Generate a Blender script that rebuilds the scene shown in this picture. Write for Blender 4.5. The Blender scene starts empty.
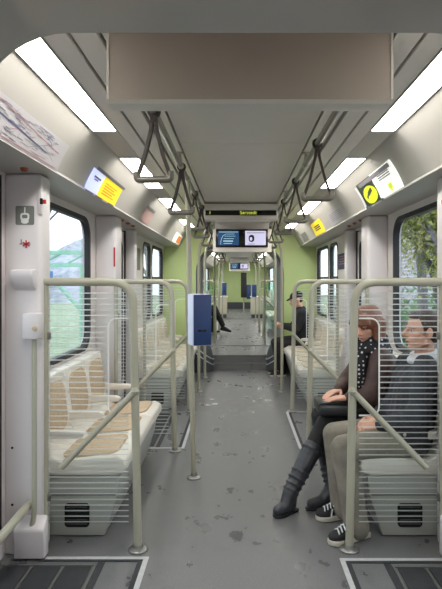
import bpy, bmesh, math, random
from mathutils import Vector, Matrix

# ------------------------------------------------------------------ camera, sky, exposure
scene = bpy.context.scene
COL = scene.collection
FPX, CAMX, CAMZ = 530.0, -0.03, 1.40
cam_d = bpy.data.cameras.new('camera')
cam_d.sensor_fit = 'HORIZONTAL'
cam_d.sensor_width = 36.0
cam_d.lens = FPX / 442.0 * 36.0
cam_d.shift_x = -17.0 / 442.0
cam_d.shift_y = -13.5 / 442.0
cam_d.clip_start = 0.02
cam = bpy.data.objects.new('camera', cam_d)
cam.location = (CAMX, 0.0, CAMZ)
cam.rotation_euler = (math.pi / 2, 0, 0)
COL.objects.link(cam)
scene.camera = cam

world = bpy.data.worlds.new('overcast_sky')
scene.world = world
world.use_nodes = True
wn = world.node_tree.nodes
wbg = wn['Background']
wbg.inputs['Color'].default_value = (0.86, 0.93, 1.0, 1)
SKY = 1.5
wbg.inputs['Strength'].default_value = SKY
LAMP = 11.0

vs = scene.view_settings
vs.view_transform = 'Standard'
vs.look = 'None'
vs.gamma = 1.0
vs.use_curve_mapping = False
vs.exposure = 0.85
scene.cycles.max_bounces = 10
scene.cycles.diffuse_bounces = 6
scene.cycles.transparent_max_bounces = 24
scene.cycles.use_denoising = True
scene.cycles.sample_clamp_indirect = 6.0
scene.cycles.caustics_reflective = False
scene.cycles.caustics_refractive = False

# ------------------------------------------------------------------ helpers
rnd = random.Random(7)
PI = math.pi


def lin(r, g, b):
    def f(v):
        v /= 255.0
        return v / 12.92 if v <= 0.04045 else ((v + 0.055) / 1.055) ** 2.4
    return (f(r), f(g), f(b), 1.0)


MATS = {}


def mat(name, col, rough=0.5, metal=0.0, var=0.06, scale=8.0, bump=0.0, bscale=60.0, spec=0.5, emit=None, estr=0.0):
    m = bpy.data.materials.new(name)
    m.use_nodes = True
    nt = m.node_tree
    b = nt.nodes['Principled BSDF']
    b.inputs['Roughness'].default_value = rough
    b.inputs['Metallic'].default_value = metal
    b.inputs['Specular IOR Level'].default_value = spec
    tc = nt.nodes.new('ShaderNodeTexCoord')
    nz = nt.nodes.new('ShaderNodeTexNoise')
    nz.inputs['Scale'].default_value = scale
    nz.inputs['Detail'].default_value = 4
    nt.links.new(tc.outputs['Object'], nz.inputs['Vector'])
    rp = nt.nodes.new('ShaderNodeValToRGB')
    rp.color_ramp.elements[0].position = 0.3
    rp.color_ramp.elements[1].position = 0.7
    lo = tuple(max(0, c * (1 - var)) for c in col[:3]) + (1,)
    hi = tuple(min(1, c * (1 + var)) for c in col[:3]) + (1,)
    rp.color_ramp.elements[0].color = lo
    rp.color_ramp.elements[1].color = hi
    nt.links.new(nz.outputs['Fac'], rp.inputs['Fac'])
    nt.links.new(rp.outputs['Color'], b.inputs['Base Color'])
    if bump:
        n2 = nt.nodes.new('ShaderNodeTexNoise')
        n2.inputs['Scale'].default_value = bscale
        n2.inputs['Detail'].default_value = 5
        nt.links.new(tc.outputs['Object'], n2.inputs['Vector'])
        bp = nt.nodes.new('ShaderNodeBump')
        bp.inputs['Strength'].default_value = bump
        bp.inputs['Distance'].default_value = 0.01
        nt.links.new(n2.outputs['Fac'], bp.inputs['Height'])
        nt.links.new(bp.outputs['Normal'], b.inputs['Normal'])
    if emit:
        b.inputs['Emission Color'].default_value = emit
        b.inputs['Emission Strength'].default_value = estr
    MATS[name] = m
    return m


class MB:
    """collects shapes in world coordinates; build() links them as one mesh object"""

    def __init__(self):
        self.v, self.f, self.m = [], [], []

    def add(self, vs, fs, m=0):
        o = len(self.v)
        self.v += [Vector(p) for p in vs]
        self.f += [tuple(i + o for i in f) for f in fs]
        self.m += [m] * len(fs)
        return self

    def box(self, x0, x1, y0, y1, z0, z1, m=0):
        if x0 > x1: x0, x1 = x1, x0
        if y0 > y1: y0, y1 = y1, y0
        if z0 > z1: z0, z1 = z1, z0
        p = [(x, y, z) for z in (z0, z1) for y in (y0, y1) for x in (x0, x1)]
        return self.add(p, [(0, 2, 3, 1), (4, 5, 7, 6), (0, 1, 5, 4), (2, 6, 7, 3), (0, 4, 6, 2), (1, 3, 7, 5)], m)

    def obox(self, c, ax, ay, az, hx, hy, hz, m=0):
        c, ax, ay, az = Vector(c), Vector(ax), Vector(ay), Vector(az)
        p = [c + ax * (i * hx) + ay * (j * hy) + az * (k * hz) for k in (-1, 1) for j in (-1, 1) for i in (-1, 1)]
        return self.add(p, [(0, 2, 3, 1), (4, 5, 7, 6), (0, 1, 5, 4), (2, 6, 7, 3), (0, 4, 6, 2), (1, 3, 7, 5)], m)

    def tube(self, path, r, n=10, m=0, closed=False):
        P = [Vector(p) for p in path]
        k = len(P)
        R = r if isinstance(r, (list, tuple)) else [r] * k
        T = []
        for i in range(k):
            if closed:
                t = P[(i + 1) % k] - P[i - 1]
            else:
                t = P[min(i + 1, k - 1)] - P[max(i - 1, 0)]
            T.append(t.normalized() if t.length > 1e-9 else Vector((0, 0, 1)))
        a = Vector((0, 0, 1)) if abs(T[0].z) < 0.9 else Vector((1, 0, 0))
        N = (a - T[0] * a.dot(T[0])).normalized()
        vs = []
        for i in range(k):
            N = (N - T[i] * N.dot(T[i])).normalized()
            B = T[i].cross(N)
            for j in range(n):
                q = 2 * PI * j / n
                vs.append(P[i] + (N * math.cos(q) + B * math.sin(q)) * R[i])
        fs = []
        for i in range(k if closed else k - 1):
            i2 = (i + 1) % k
            for j in range(n):
                j2 = (j + 1) % n
                fs.append((i * n + j, i * n + j2, i2 * n + j2, i2 * n + j))
        if not closed:
            fs.append(tuple(reversed(range(n))))
            fs.append(tuple(range((k - 1) * n, k * n)))
        return self.add(vs, fs, m)

    def lathe(self, prof, c, n=20, m=0, axis='z', a0=0.0, a1=2 * PI):
        c = Vector(c)
        full = abs(a1 - a0 - 2 * PI) < 1e-6
        cnt = n if full else n + 1
        vs = []
        for (r, h) in prof:
            for j in range(cnt):
                q = a0 + (a1 - a0) * j / n
                if axis == 'z': p = Vector((r * math.cos(q), r * math.sin(q), h))
                elif axis == 'y': p = Vector((r * math.cos(q), h, r * math.sin(q)))
                else: p = Vector((h, r * math.cos(q), r * math.sin(q)))
                vs.append(c + p)
        fs = []
        for i in range(len(prof) - 1):
            for j in range(n):
                j2 = (j + 1) % cnt
                fs.append((i * cnt + j, i * cnt + j2, (i + 1) * cnt + j2, (i + 1) * cnt + j))
        return self.add(vs, fs, m)

    def prism(self, poly, axis, a0, a1, m=0):
        def P(u, v, a):
            return {'x': (a, u, v), 'y': (u, a, v), 'z': (u, v, a)}[axis]
        n = len(poly)
        vs = [P(u, v, a0) for u, v in poly] + [P(u, v, a1) for u, v in poly]
        fs = [tuple(range(n)), tuple(reversed(range(n, 2 * n)))]
        fs += [(i, i + n, (i + 1) % n + n, (i + 1) % n) for i in range(n)]
        return self.add(vs, fs, m)

    def fprism(self, poly, c, U, V, N, th, m=0):
        """polygon in the frame c,U,V pushed out by th along N"""
        c, U, V, N = Vector(c), Vector(U), Vector(V), Vector(N)
        n = len(poly)
        vs = [c + U * u + V * v for u, v in poly] + [c + U * u + V * v + N * th for u, v in poly]
        fs = [tuple(range(n)), tuple(reversed(range(n, 2 * n)))]
        fs += [(i, i + n, (i + 1) % n + n, (i + 1) % n) for i in range(n)]
        return self.add(vs, fs, m)

    def grid(self, rows, m=0):
        k, n = len(rows), len(rows[0])
        vs = [p for r in rows for p in r]
        fs = [(i * n + j, i * n + j + 1, (i + 1) * n + j + 1, (i + 1) * n + j) for i in range(k - 1) for j in range(n - 1)]
        return self.add(vs, fs, m)

    def ring(self, outer, inner, axis, a0, a1, m=0):
        """band between two outlines with equal point counts, extruded"""
        def P(u, v, a):
            return {'x': (a, u, v), 'y': (u, a, v), 'z': (u, v, a)}[axis]
        n = len(outer)
        vs = [P(*p, a0) for p in outer] + [P(*p, a0) for p in inner] + [P(*p, a1) for p in outer] + [P(*p, a1) for p in inner]
        fs = []
        for i in range(n):
            j = (i + 1) % n
            fs += [(i, j, n + j, n + i), (2 * n + i, 3 * n + i, 3 * n + j, 2 * n + j),
                   (n + i, n + j, 3 * n + j, 3 * n + i), (i, 2 * n + i, 2 * n + j, j)]
        return self.add(vs, fs, m)

    def build(self, name, mats, parent=None, bevel=0.0, seg=2, smooth=True, angle=38, origin=None):
        if not isinstance(mats, (list, tuple)): mats = [mats]
        if origin is None:
            xs = [p.x for p in self.v]; ys = [p.y for p in self.v]; zs = [p.z for p in self.v]
            origin = Vector(((min(xs) + max(xs)) / 2, (min(ys) + max(ys)) / 2, min(zs)))
        origin = Vector(origin)
        me = bpy.data.meshes.new(name)
        me.from_pydata([tuple(p - origin) for p in self.v], [], self.f)
        for mm in mats: me.materials.append(mm)
        if len(mats) > 1: me.polygons.foreach_set('material_index', self.m)
        bm = bmesh.new()
        bm.from_mesh(me)
        bmesh.ops.recalc_face_normals(bm, faces=bm.faces)
        if bevel:
            es = [e for e in bm.edges if len(e.link_faces) == 2 and e.calc_face_angle(0) > math.radians(35)]
            bmesh.ops.bevel(bm, geom=es, offset=bevel, segments=seg, affect='EDGES', profile=0.5, clamp_overlap=True)
        bm.to_mesh(me)
        bm.free()
        if smooth:
            me.shade_smooth()
            me.set_sharp_from_angle(angle=math.radians(angle))
        return link(name, me, origin, parent)


WL = {}


def link(name, me, origin, parent=None):
    o = bpy.data.objects.new(name, me)
    COL.objects.link(o)
    origin = Vector(origin)
    if parent is not None:
        o.parent = parent
        o.location = origin - WL[parent.name]
    else:
        o.location = origin
    WL[o.name] = origin
    return o


def tag(o, label, cat, group=None, kind=None):
    o['label'] = label
    o['category'] = cat
    if group: o['group'] = group
    if kind: o['kind'] = kind
    return o


def thing(name, loc, label, cat, group=None, kind=None):
    return tag(link(name, None, loc), label, cat, group, kind)


def copy_tree(o, loc=None, parent=None):
    c = o.copy()
    COL.objects.link(c)
    if parent is not None:
        c.parent = parent
    if loc is not None:
        c.location = loc
    for ch in list(o.children):
        copy_tree(ch, None, c)
    return c


def rrect(w, h, r, n=6, cx=0.0, cy=0.0):
    pts = []
    for (sx, sy, a) in ((1, 1, 0), (-1, 1, PI / 2), (-1, -1, PI), (1, -1, 1.5 * PI)):
        for i in range(n + 1):
            q = a + PI / 2 * i / n
            pts.append((cx + sx * (w / 2 - r) + r * math.cos(q), cy + sy * (h / 2 - r) + r * math.sin(q)))
    return pts


def crect(w, h, n=6, cx=0.0, cy=0.0):
    """sharp rectangle with the same point count as rrect"""
    pts = []
    for (sx, sy) in ((1, 1), (-1, 1), (-1, -1), (1, -1)):
        for i in range(n + 1):
            t = 0.004 * (i - n / 2)
            pts.append((cx + sx * w / 2 - (t if sx * sy > 0 else 0) * 0, cy + sy * h / 2))
    return pts


def bend(pts, r, n=6):
    """polyline with rounded corners"""
    P = [Vector(p) for p in pts]
    out = [P[0]]
    for i in range(1, len(P) - 1):
        a, b, c = P[i - 1], P[i], P[i + 1]
        d1, d2 = (a - b).normalized(), (c - b).normalized()
        rr = min(r, (a - b).length * 0.49, (c - b).length * 0.49)
        s, e = b + d1 * rr, b + d2 * rr
        for k in range(n + 1):
            t = k / n
            out.append(s * (1 - t) ** 2 + b * 2 * t * (1 - t) + e * t * t)
    out.append(P[-1])
    return out


# ------------------------------------------------------------------ materials
M_WALL = mat('wall_white', lin(214, 208, 206), 0.38, var=0.02, scale=3)
M_PILLAR = mat('pillar_white', lin(218, 212, 214), 0.35, var=0.02, scale=3)
M_COVE = mat('cove_beige', lin(178, 174, 168), 0.42, var=0.02, scale=3)
M_CEIL = mat('ceiling_grey', lin(218, 213, 206), 0.32, var=0.02, scale=2)
M_DARK = mat('shadow_gap_black', lin(10, 10, 10), 0.6)
M_GREEN = mat('lime_laminate', lin(188, 204, 138), 0.45, var=0.03, scale=2)
M_RAIL = mat('rail_grey_green', lin(172, 169, 152), 0.36, var=0.03, scale=14)
M_STEEL = mat('brushed_steel', lin(150, 150, 148), 0.35, metal=0.8, var=0.08)
M_SHELL = mat('seat_shell_white', lin(222, 216, 208), 0.35, var=0.02, scale=6)
M_TAN = mat('tan_upholstery', lin(196, 174, 148), 0.85, var=0.10, scale=40, bump=0.3, bscale=250)
M_PALE = mat('pale_upholstery', lin(208, 196, 176), 0.85, var=0.10, scale=40, bump=0.3, bscale=250)
M_BASE = mat('bench_base_grey', lin(172, 172, 167), 0.4, var=0.03)
M_RUBBER = mat('black_rubber', lin(26, 26, 29), 0.55, var=0.1)
M_GANGWAY = mat('gangway_gloss_grey', lin(186, 182, 178), 0.18, var=0.05, scale=3)
M_BELLOW = mat('bellows_grey', lin(74, 76, 80), 0.6, var=0.12, scale=12)
M_FOLD = mat('gangway_fold_grey', lin(150, 150, 146), 0.5, var=0.08, scale=12)
M_STRIPE = mat('stripe_light', lin(196, 198, 200), 0.5)
M_BLUE = mat('validator_blue', lin(34, 58, 108), 0.45, var=0.08, scale=20)
M_BLUEL = mat('validator_light_side', lin(206, 214, 236), 0.4, var=0.03)
M_NAVY = mat('navy_print', lin(38, 38, 84), 0.5)
M_STRAP = mat('strap_brown', lin(54, 44, 40), 0.55, var=0.12, scale=60)
M_BAR = mat('handle_bar_grey', lin(122, 118, 110), 0.3, metal=0.35, var=0.05)
M_PANELB = mat('equipment_panel_taupe', lin(172, 160, 150), 0.5, var=0.03, scale=5)
M_LINE = mat('floor_line_white', lin(190, 190, 192), 0.5, var=0.08, scale=30)
M_MAT = mat('door_mat_dark', lin(50, 52, 56), 0.7, var=0.15, scale=60, bump=0.3, bscale=300)
M_GREY = mat('print_grey', lin(120, 122, 118), 0.5)
M_WHITE = mat('print_white', lin(232, 232, 230), 0.5, var=0.01)
M_RED = mat('print_red', lin(196, 44, 50), 0.5)
M_ORANGE = mat('indicator_amber', lin(160, 80, 52), 0.35)
M_BLACK = mat('screen_black', lin(12, 12, 14), 0.2)
M_LED = mat('led_amber_green', (0.05, 0.05, 0.0, 1), 0.5, emit=(0.50, 0.55, 0.06, 1), estr=.75)
M_SCRB = mat('screen_blue', (0.01, 0.03, 0.08, 1), 0.2, emit=(0.02, 0.085, 0.20, 1), estr=.35)
M_SCRW = mat('screen_lavender', (0.2, 0.2, 0.3, 1), 0.2, emit=(0.62, 0.60, 0.80, 1), estr=.50)
M_SCRT = mat('screen_text', (0.2, 0.2, 0.2, 1), 0.2, emit=(0.35, 0.62, 0.75, 1), estr=.6)
M_DIFF = mat('lamp_diffuser', (0.8, 0.8, 0.8, 1), 0.5, emit=(1.0, 0.97, 0.90, 1), estr=LAMP)


def floor_mat():
    m = bpy.data.materials.new('grey_pvc_floor')
    m.use_nodes = True
    nt = m.node_tree
    N, L = nt.nodes, nt.links
    b = N['Principled BSDF']
    geo = N.new('ShaderNodeNewGeometry')
    # fine speckle
    sp = N.new('ShaderNodeTexNoise'); sp.inputs['Scale'].default_value = 160; sp.inputs['Detail'].default_value = 3
    L.new(geo.outputs['Position'], sp.inputs['Vector'])
    rp = N.new('ShaderNodeValToRGB')
    rp.color_ramp.elements[0].position = 0.35; rp.color_ramp.elements[0].color = lin(102, 102, 104)
    rp.color_ramp.elements[1].position = 0.7; rp.color_ramp.elements[1].color = lin(122, 122, 124)
    L.new(sp.outputs['Fac'], rp.inputs['Fac'])
    # worn patches and shoe-print stains
    n2 = N.new('ShaderNodeTexNoise'); n2.inputs['Scale'].default_value = 2.2; n2.inputs['Detail'].default_value = 6
    L.new(geo.outputs['Position'], n2.inputs['Vector'])
    mp = N.new('ShaderNodeMapping'); mp.inputs['Scale'].default_value = (6.5, 4.0, 1)
    mp.inputs['Rotation'].default_value = (0, 0, 0.35)
    L.new(geo.outputs['Position'], mp.inputs['Vector'])
    n3 = N.new('ShaderNodeTexNoise'); n3.inputs['Scale'].default_value = 1.6; n3.inputs['Detail'].default_value = 5
    L.new(mp.outputs['Vector'], n3.inputs['Vector'])
    st = N.new('ShaderNodeValToRGB')
    st.color_ramp.elements[0].position = 0.48; st.color_ramp.elements[0].color = (0, 0, 0, 1)
    st.color_ramp.elements[1].position = 0.66; st.color_ramp.elements[1].color = (1, 1, 1, 1)
    L.new(n3.outputs['Fac'], st.inputs['Fac'])
    st2 = N.new('ShaderNodeValToRGB')
    st2.color_ramp.elements[0].position = 0.44; st2.color_ramp.elements[0].color = (0, 0, 0, 1)
    st2.color_ramp.elements[1].position = 0.58; st2.color_ramp.elements[1].color = (1, 1, 1, 1)
    L.new(n2.outputs['Fac'], st2.inputs['Fac'])
    mul = N.new('ShaderNodeMath'); mul.operation = 'MULTIPLY'
    L.new(st.outputs['Color'], mul.inputs[0]); L.new(st2.outputs['Color'], mul.inputs[1])
    m2 = N.new('ShaderNodeMath'); m2.operation = 'MULTIPLY'; m2.inputs[1].default_value = 0.62
    L.new(mul.outputs[0], m2.inputs[0])
    mx = N.new('ShaderNodeMix'); mx.data_type = 'RGBA'
    L.new(m2.outputs[0], mx.inputs['Factor'])
    L.new(rp.outputs['Color'], mx.inputs[6]); mx.inputs[7].default_value = lin(66, 66, 70)
    L.new(mx.outputs[2], b.inputs['Base Color'])
    rr = N.new('ShaderNodeMapRange')
    rr.inputs['To Min'].default_value = 0.44; rr.inputs['To Max'].default_value = 0.16
    L.new(mul.outputs[0], rr.inputs['Value'])
    L.new(rr.outputs['Result'], b.inputs['Roughness'])
    bp = N.new('ShaderNodeBump'); bp.inputs['Strength'].default_value = 0.12; bp.inputs['Distance'].default_value = 0.01
    L.new(sp.outputs['Fac'], bp.inputs['Height']); L.new(bp.outputs['Normal'], b.inputs['Normal'])
    return m


M_FLOOR = floor_mat()


def glass_mat(name, tint, refl, stripes=False, period=0.029, duty=0.20):
    m = bpy.data.materials.new(name)
    m.use_nodes = True
    nt = m.node_tree
    N, L = nt.nodes, nt.links
    N.remove(N['Principled BSDF'])
    out = N['Material Output']
    tr = N.new('ShaderNodeBsdfTransparent'); tr.inputs['Color'].default_value = tint
    gl = N.new('ShaderNodeBsdfGlossy'); gl.inputs['Roughness'].default_value = 0.03
    lw = N.new('ShaderNodeLayerWeight'); lw.inputs['Blend'].default_value = 0.5
    pw = N.new('ShaderNodeMath'); pw.operation = 'POWER'; pw.inputs[1].default_value = 5.0
    L.new(lw.outputs['Facing'], pw.inputs[0])
    mm = N.new('ShaderNodeMath'); mm.operation = 'MULTIPLY_ADD'; mm.inputs[1].default_value = refl * .6; mm.inputs[2].default_value = refl * .03
    L.new(pw.outputs[0], mm.inputs[0])
    mx = N.new('ShaderNodeMixShader')
    L.new(mm.outputs[0], mx.inputs[0]); L.new(tr.outputs[0], mx.inputs[1]); L.new(gl.outputs[0], mx.inputs[2])
    if stripes:
        geo = N.new('ShaderNodeNewGeometry')
        sx = N.new('ShaderNodeSeparateXYZ'); L.new(geo.outputs['Position'], sx.inputs[0])
        md = N.new('ShaderNodeMath'); md.operation = 'FLOORED_MODULO'; md.inputs[1].default_value = period
        L.new(sx.outputs['Z'], md.inputs[0])
        lt = N.new('ShaderNodeMath'); lt.operation = 'LESS_THAN'; lt.inputs[1].default_value = period * duty
        L.new(md.outputs[0], lt.inputs[0])
        df = N.new('ShaderNodeBsdfDiffuse'); df.inputs['Color'].default_value = (0.82, 0.84, 0.84, 1)
        tl = N.new('ShaderNodeBsdfTranslucent'); tl.inputs['Color'].default_value = (0.82, 0.84, 0.84, 1)
        m0 = N.new('ShaderNodeMixShader'); m0.inputs[0].default_value = 0.5
        L.new(df.outputs[0], m0.inputs[1]); L.new(tl.outputs[0], m0.inputs[2])
        obj = N.new('ShaderNodeTexCoord')
        so = N.new('ShaderNodeSeparateXYZ'); L.new(obj.outputs['Object'], so.inputs[0])
        side = N.new('ShaderNodeMath'); side.operation = 'LESS_THAN'; side.inputs[1].default_value = 0.0
        L.new(so.outputs['Y'], side.inputs[0])
        fm = N.new('ShaderNodeMath'); fm.operation = 'MULTIPLY'
        L.new(lt.outputs[0], fm.inputs[0]); L.new(side.outputs[0], fm.inputs[1])
        fac = N.new('ShaderNodeMath'); fac.operation = 'MULTIPLY'; fac.inputs[1].default_value = 0.70
        L.new(fm.outputs[0], fac.inputs[0])
        m1 = N.new('ShaderNodeMixShader')
        L.new(fac.outputs[0], m1.inputs[0]); L.new(mx.outputs[0], m1.inputs[1]); L.new(m0.outputs[0], m1.inputs[2])
        L.new(m1.outputs[0], out.inputs['Surface'])
    else:
        L.new(mx.outputs[0], out.inputs['Surface'])
    return m


M_GLASS = glass_mat('window_glass', (0.93, 0.965, 0.97, 1), 0.8)
M_SGLASS = glass_mat('striped_screen_glass', (0.97, 0.985, 0.98, 1), 0.5, True)
M_PGLASS = glass_mat('plain_screen_glass', (0.86, 0.95, 0.92, 1), 0.8)

# ------------------------------------------------------------------ the car shell
WX = 1.22          # inner wall half width
ZC = 2.20          # ceiling
Y0, Y1 = 1.25, 8.48
Y2, Y5 = 9.50, 22.5
Z2 = 0.22          # raised floor of the further cars
YB = -4.60         # rear end of the section behind the viewer
YG = 0.55

# floors
fl = MB()
fl.box(-WX - .06, WX + .06, YB, Y1 - .13, -.12, 0)
fl.build('floor', M_FLOOR)
floor = bpy.data.objects['floor']
tag(floor, 'grey speckled vinyl floor of the near tram section with wet shoe marks', 'floor', kind='structure')
stp = MB()
stp.box(-WX, WX, Y1 - .13, Y1 - .02, -.12, .11)
o = stp.build('trim_1', M_FLOOR, bevel=.006); tag(o, 'lower grey step in front of the gangway', 'step', kind='structure')
nos = MB().box(-.65, .65, Y1 - .135, Y1 - .115, .098, .114).build('nosing', M_STEEL, o)
f2 = MB()
f2.box(-WX - .06, WX + .06, Y1 - .02, Y5 + .1, -.12, Z2)
o = f2.build('floor_raised', M_FLOOR); tag(o, 'raised grey floor running on through the gangway to the far end', 'floor', kind='structure')
MB().box(-.65, .65, Y1 - .026, Y1 - .006, Z2 - .012, Z2 + .004).build('nosing', M_STEEL, o)
for yy in (9.62, 16.4):
    MB().box(-.64, .64, yy, yy + .05, Z2 + .001, Z2 + .012).build('threshold', M_STEEL, o)


# floor door zones
def door_zone(s, ya, yb, label):
    t = thing('door_floor_inlay', (s * .85, (ya + yb) / 2, 0.0), label, 'floor inlay')
    e = .0012
    xl = s * .48
    MB().box(xl, s * .505, ya, yb, e, e + .003).build('border_line', M_LINE, t)
    MB().box(s * .505, s * 1.0, yb - .025, yb, e, e + .003).build('border_line', M_LINE, t)
    if ya > 3:
        MB().box(s * .505, s * 1.0, ya, ya + .025, e, e + .003).build('border_line', M_LINE, t)
    MB().box(s * .505, s * .53, ya, yb - .025, e, e + .002).build('rubber_strip', M_MAT, t)
    MB().box(s * .53, s * 1.0, yb - .045, yb - .025, e, e + .002).build('rubber_strip', M_MAT, t)
    MB().box(s * .69, s * .725, ya + .03, yb - .05, e, e + .002).build('rubber_strip', M_MAT, t)
    y1m = yb - .075
    MB().box(s * .725, s * .735, ya + .05, y1m, e, e + .004).build('metal_edge', M_STEEL, t)
    MB().box(s * .735, s * 1.2, y1m - .01, y1m, e, e + .004).build('metal_edge', M_STEEL, t)
    n = 3
    w = (1.2 - .745) / n
    for k in range(n):
        a = .745 + k * w
        MB().box(s * a, s * (a + w - .022), ya + .06, y1m - .02, e, e + .006).build('mat_panel', M_MAT, t, bevel=.002)
        if k:
            MB().box(s * (a - .018), s * (a - .006), ya + .06, y1m - .02, e, e + .005).build('metal_edge', M_STEEL, t)
    return t


door_zone(-1, 1.32, 2.685, 'dark door mat with white border on the floor by the left vestibule door')
door_zone(1, 1.32, 2.67, 'dark door mat with white border on the floor by the right vestibule door')
door_zone(-1, 4.42, 5.66, 'white bordered floor grating at the further left door')
door_zone(1, 4.42, 5.66, 'white bordered floor grating at the further right door')

# coving profile: parameter v 0 (bottom edge) .. 1 (ceiling)
COVE = []
for i in range(11):
    q = i / 10
    COVE.append((.96 * (1 - q) ** 2 + .908 * 2 * q * (1 - q) + .80 * q * q, 1.95 * (1 - q) ** 2 + 2.092 * 2 * q * (1 - q) + 2.20 * q * q))


def cov(s, v, y, off=0.0, prof=None):
    prof = COVE
    f = max(0, min(1, v)) * (len(prof) - 1)
    i = min(int(f), len(prof) - 2)
    t = f - i
    x = prof[i][0] * (1 - t) + prof[i + 1][0] * t
    z = prof[i][1] * (1 - t) + prof[i + 1][1] * t
    dx, dz = prof[i + 1][0] - prof[i][0], prof[i + 1][1] - prof[i][1]
    l = math.hypot(dx, dz)
    nx, nz = -dz / l, dx / l
    return (s * (x + nx * off), y, z + nz * off)


LIGHTS_A = [(1.30, 2.81), (3.42, 4.53), (5.10, 6.28), (6.85, 7.95)]


def ceiling_section(name, ya, yb, seams, cove_seams, lights, label, simple=False):
    c = MB().box(-WX - .06, WX + .06, ya, yb, ZC + .03, ZC + .08).build(name, M_DARK)
    tag(c, label, 'ceiling', kind='structure')
    ys = [ya] + seams + [yb]
    for a, b in zip(ys[:-1], ys[1:]):
        MB().box(-.365, .365, a + .002, b - .002, ZC, ZC + .03).build('centre_panel', M_CEIL, c, bevel=.003, seg=1)
    for s in (-1, 1):
        MB().box(s * .378, s * .472, ya, yb, ZC + .004, ZC + .03).build('rail_channel', M_CEIL, c)
        MB().box(s * .486, s * .572, ya, yb, ZC - .002, ZC + .03).build('side_strip', M_CEIL, c, bevel=.003, seg=1)
        MB().box(s * .584, s * .67, ya, yb, ZC - .002, ZC + .03).build('side_strip', M_CEIL, c, bevel=.003, seg=1)
        # infill between lamps
        edges = [ya] + [e for l in lights for e in l] + [yb]
        for a, b in zip(edges[0::2], edges[1::2]):
            if b - a > .01:
                MB().box(s * .67, s * .80, a, b, ZC - .002, ZC + .03).build('lamp_infill', M_COVE, c)
        cs = [ya] + cove_seams + [yb]
        for a, b in zip(cs[:-1], cs[1:]):
            mb = MB()
            n = len(COVE)
            mb.grid([[cov(s, i / (n - 1), y) for i in range(n)] for y in (a + .0025, b - .0025)])
            mb.grid([[cov(s, i / (n - 1), y, -.02) for i in range(n)] for y in (a, b)])
            mb.build('coving_panel', M_COVE, c)
        mb = MB().box(s * .955, s * (WX + .06), ya, yb, 1.95, 1.97)
        mb.build('soffit', M_COVE, c)
    return c


ceil_a = ceiling_section('ceiling', Y0, Y1, [1.66, 3.07, 5.36, 6.9], [2.82, 5.0], LIGHTS_A,
                         'pale grey ceiling with dark slots and curved side coving of the near section')
lights_b = [(10.0, 11.2), (11.7, 12.9), (13.4, 14.6), (15.1, 16.3), (16.8, 18.0), (18.5, 19.7), (20.2, 21.4)]
ceiling_section('ceiling.001', Y2, Y5, [11.5, 13.6, 15.8, 18.0, 20.2], [12.7, 16.0, 19.3], lights_b, 'pale ceiling of the section beyond the gangway')

lights_z = [(-4.2, -3.0), (-2.5, -1.3), (-.85, .35)]
ceiling_section('ceiling.003', YB, YG, [-2.8, -1.0], [-1.8], lights_z, 'pale ceiling of the section behind the viewer')

ORD = ['nearest', 'second', 'third', 'fourth', 'fifth', 'sixth', 'farthest']


def lamp(s, a, b, label):
    t = thing('ceiling_light', (s * .735, (a + b) / 2, ZC - .012), label, 'ceiling light', 'fluorescent ceiling light panels')
    mb = MB()
    poly = rrect(.120, b - a - .01, .012, 3, s * .735, (a + b) / 2)
    mb.prism(poly, 'z', ZC - .006, ZC + .012)
    mb.build('diffuser', M_DIFF, t)
    fr = MB()
    fr.ring(rrect(.13, b - a, .012, 3, s * .735, (a + b) / 2), rrect(.121, b - a - .009, .012, 3, s * .735, (a + b) / 2), 'z', ZC - .008, ZC + .02)
    fr.build('frame', M_COVE, t)


for s, side in ((-1, 'left'), (1, 'right')):
    for k, (a, b) in enumerate(LIGHTS_A):
        lamp(s, a, b, 'bright white fluorescent ceiling panel, %s one on the %s side' % (ORD[k], side))
    for k, (a, b) in enumerate(lights_b):
        lamp(s, a, b, 'small bright ceiling panel beyond the gangway, %s on the %s' % (ORD[k], side))
    for k, (a, b) in enumerate(lights_z):
        lamp(s, a, b, 'bright ceiling panel in the section behind the viewer, %s on the %s' % (ORD[2 - k], side))

# indicator lamps under the soffit
for s in (-1, 1):
    for yy in (2.58, 4.75, 5.0, 5.25):
        MB().lathe([(0, -.02), (.014, -.017), (.02, -.008), (.021, 0)], (s * 1.07, yy, 1.95), 12).build('indicator_lamp', M_ORANGE, ceil_a)


# walls with openings
def wall(name, s, ya, yb, zb, openings, label):
    mb = MB()
    xi, xo = s * WX, s * (WX + .06)
    y = ya
    for (a, b, z0, z1, r) in openings:
        if a > y: mb.box(xi, xo, y, a, zb, 1.97)
        if z0 > zb: mb.box(xi, xo, a, b, zb, z0)
        if z1 < 1.97: mb.box(xi, xo, a, b, z1, 1.97)
        if r:
            cy, cz = (a + b) / 2, (z0 + z1) / 2
            mb.ring(crect(b - a, z1 - z0, 6, cy, cz), rrect(b - a - .002, z1 - z0 - .002, r, 6, cy, cz), 'x', xi, xo)
        y = b
    mb.box(xi, xo, y, yb, zb, 1.97)
    o = mb.build(name, M_WALL)
    return tag(o, label, 'wall', kind='structure')


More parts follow.
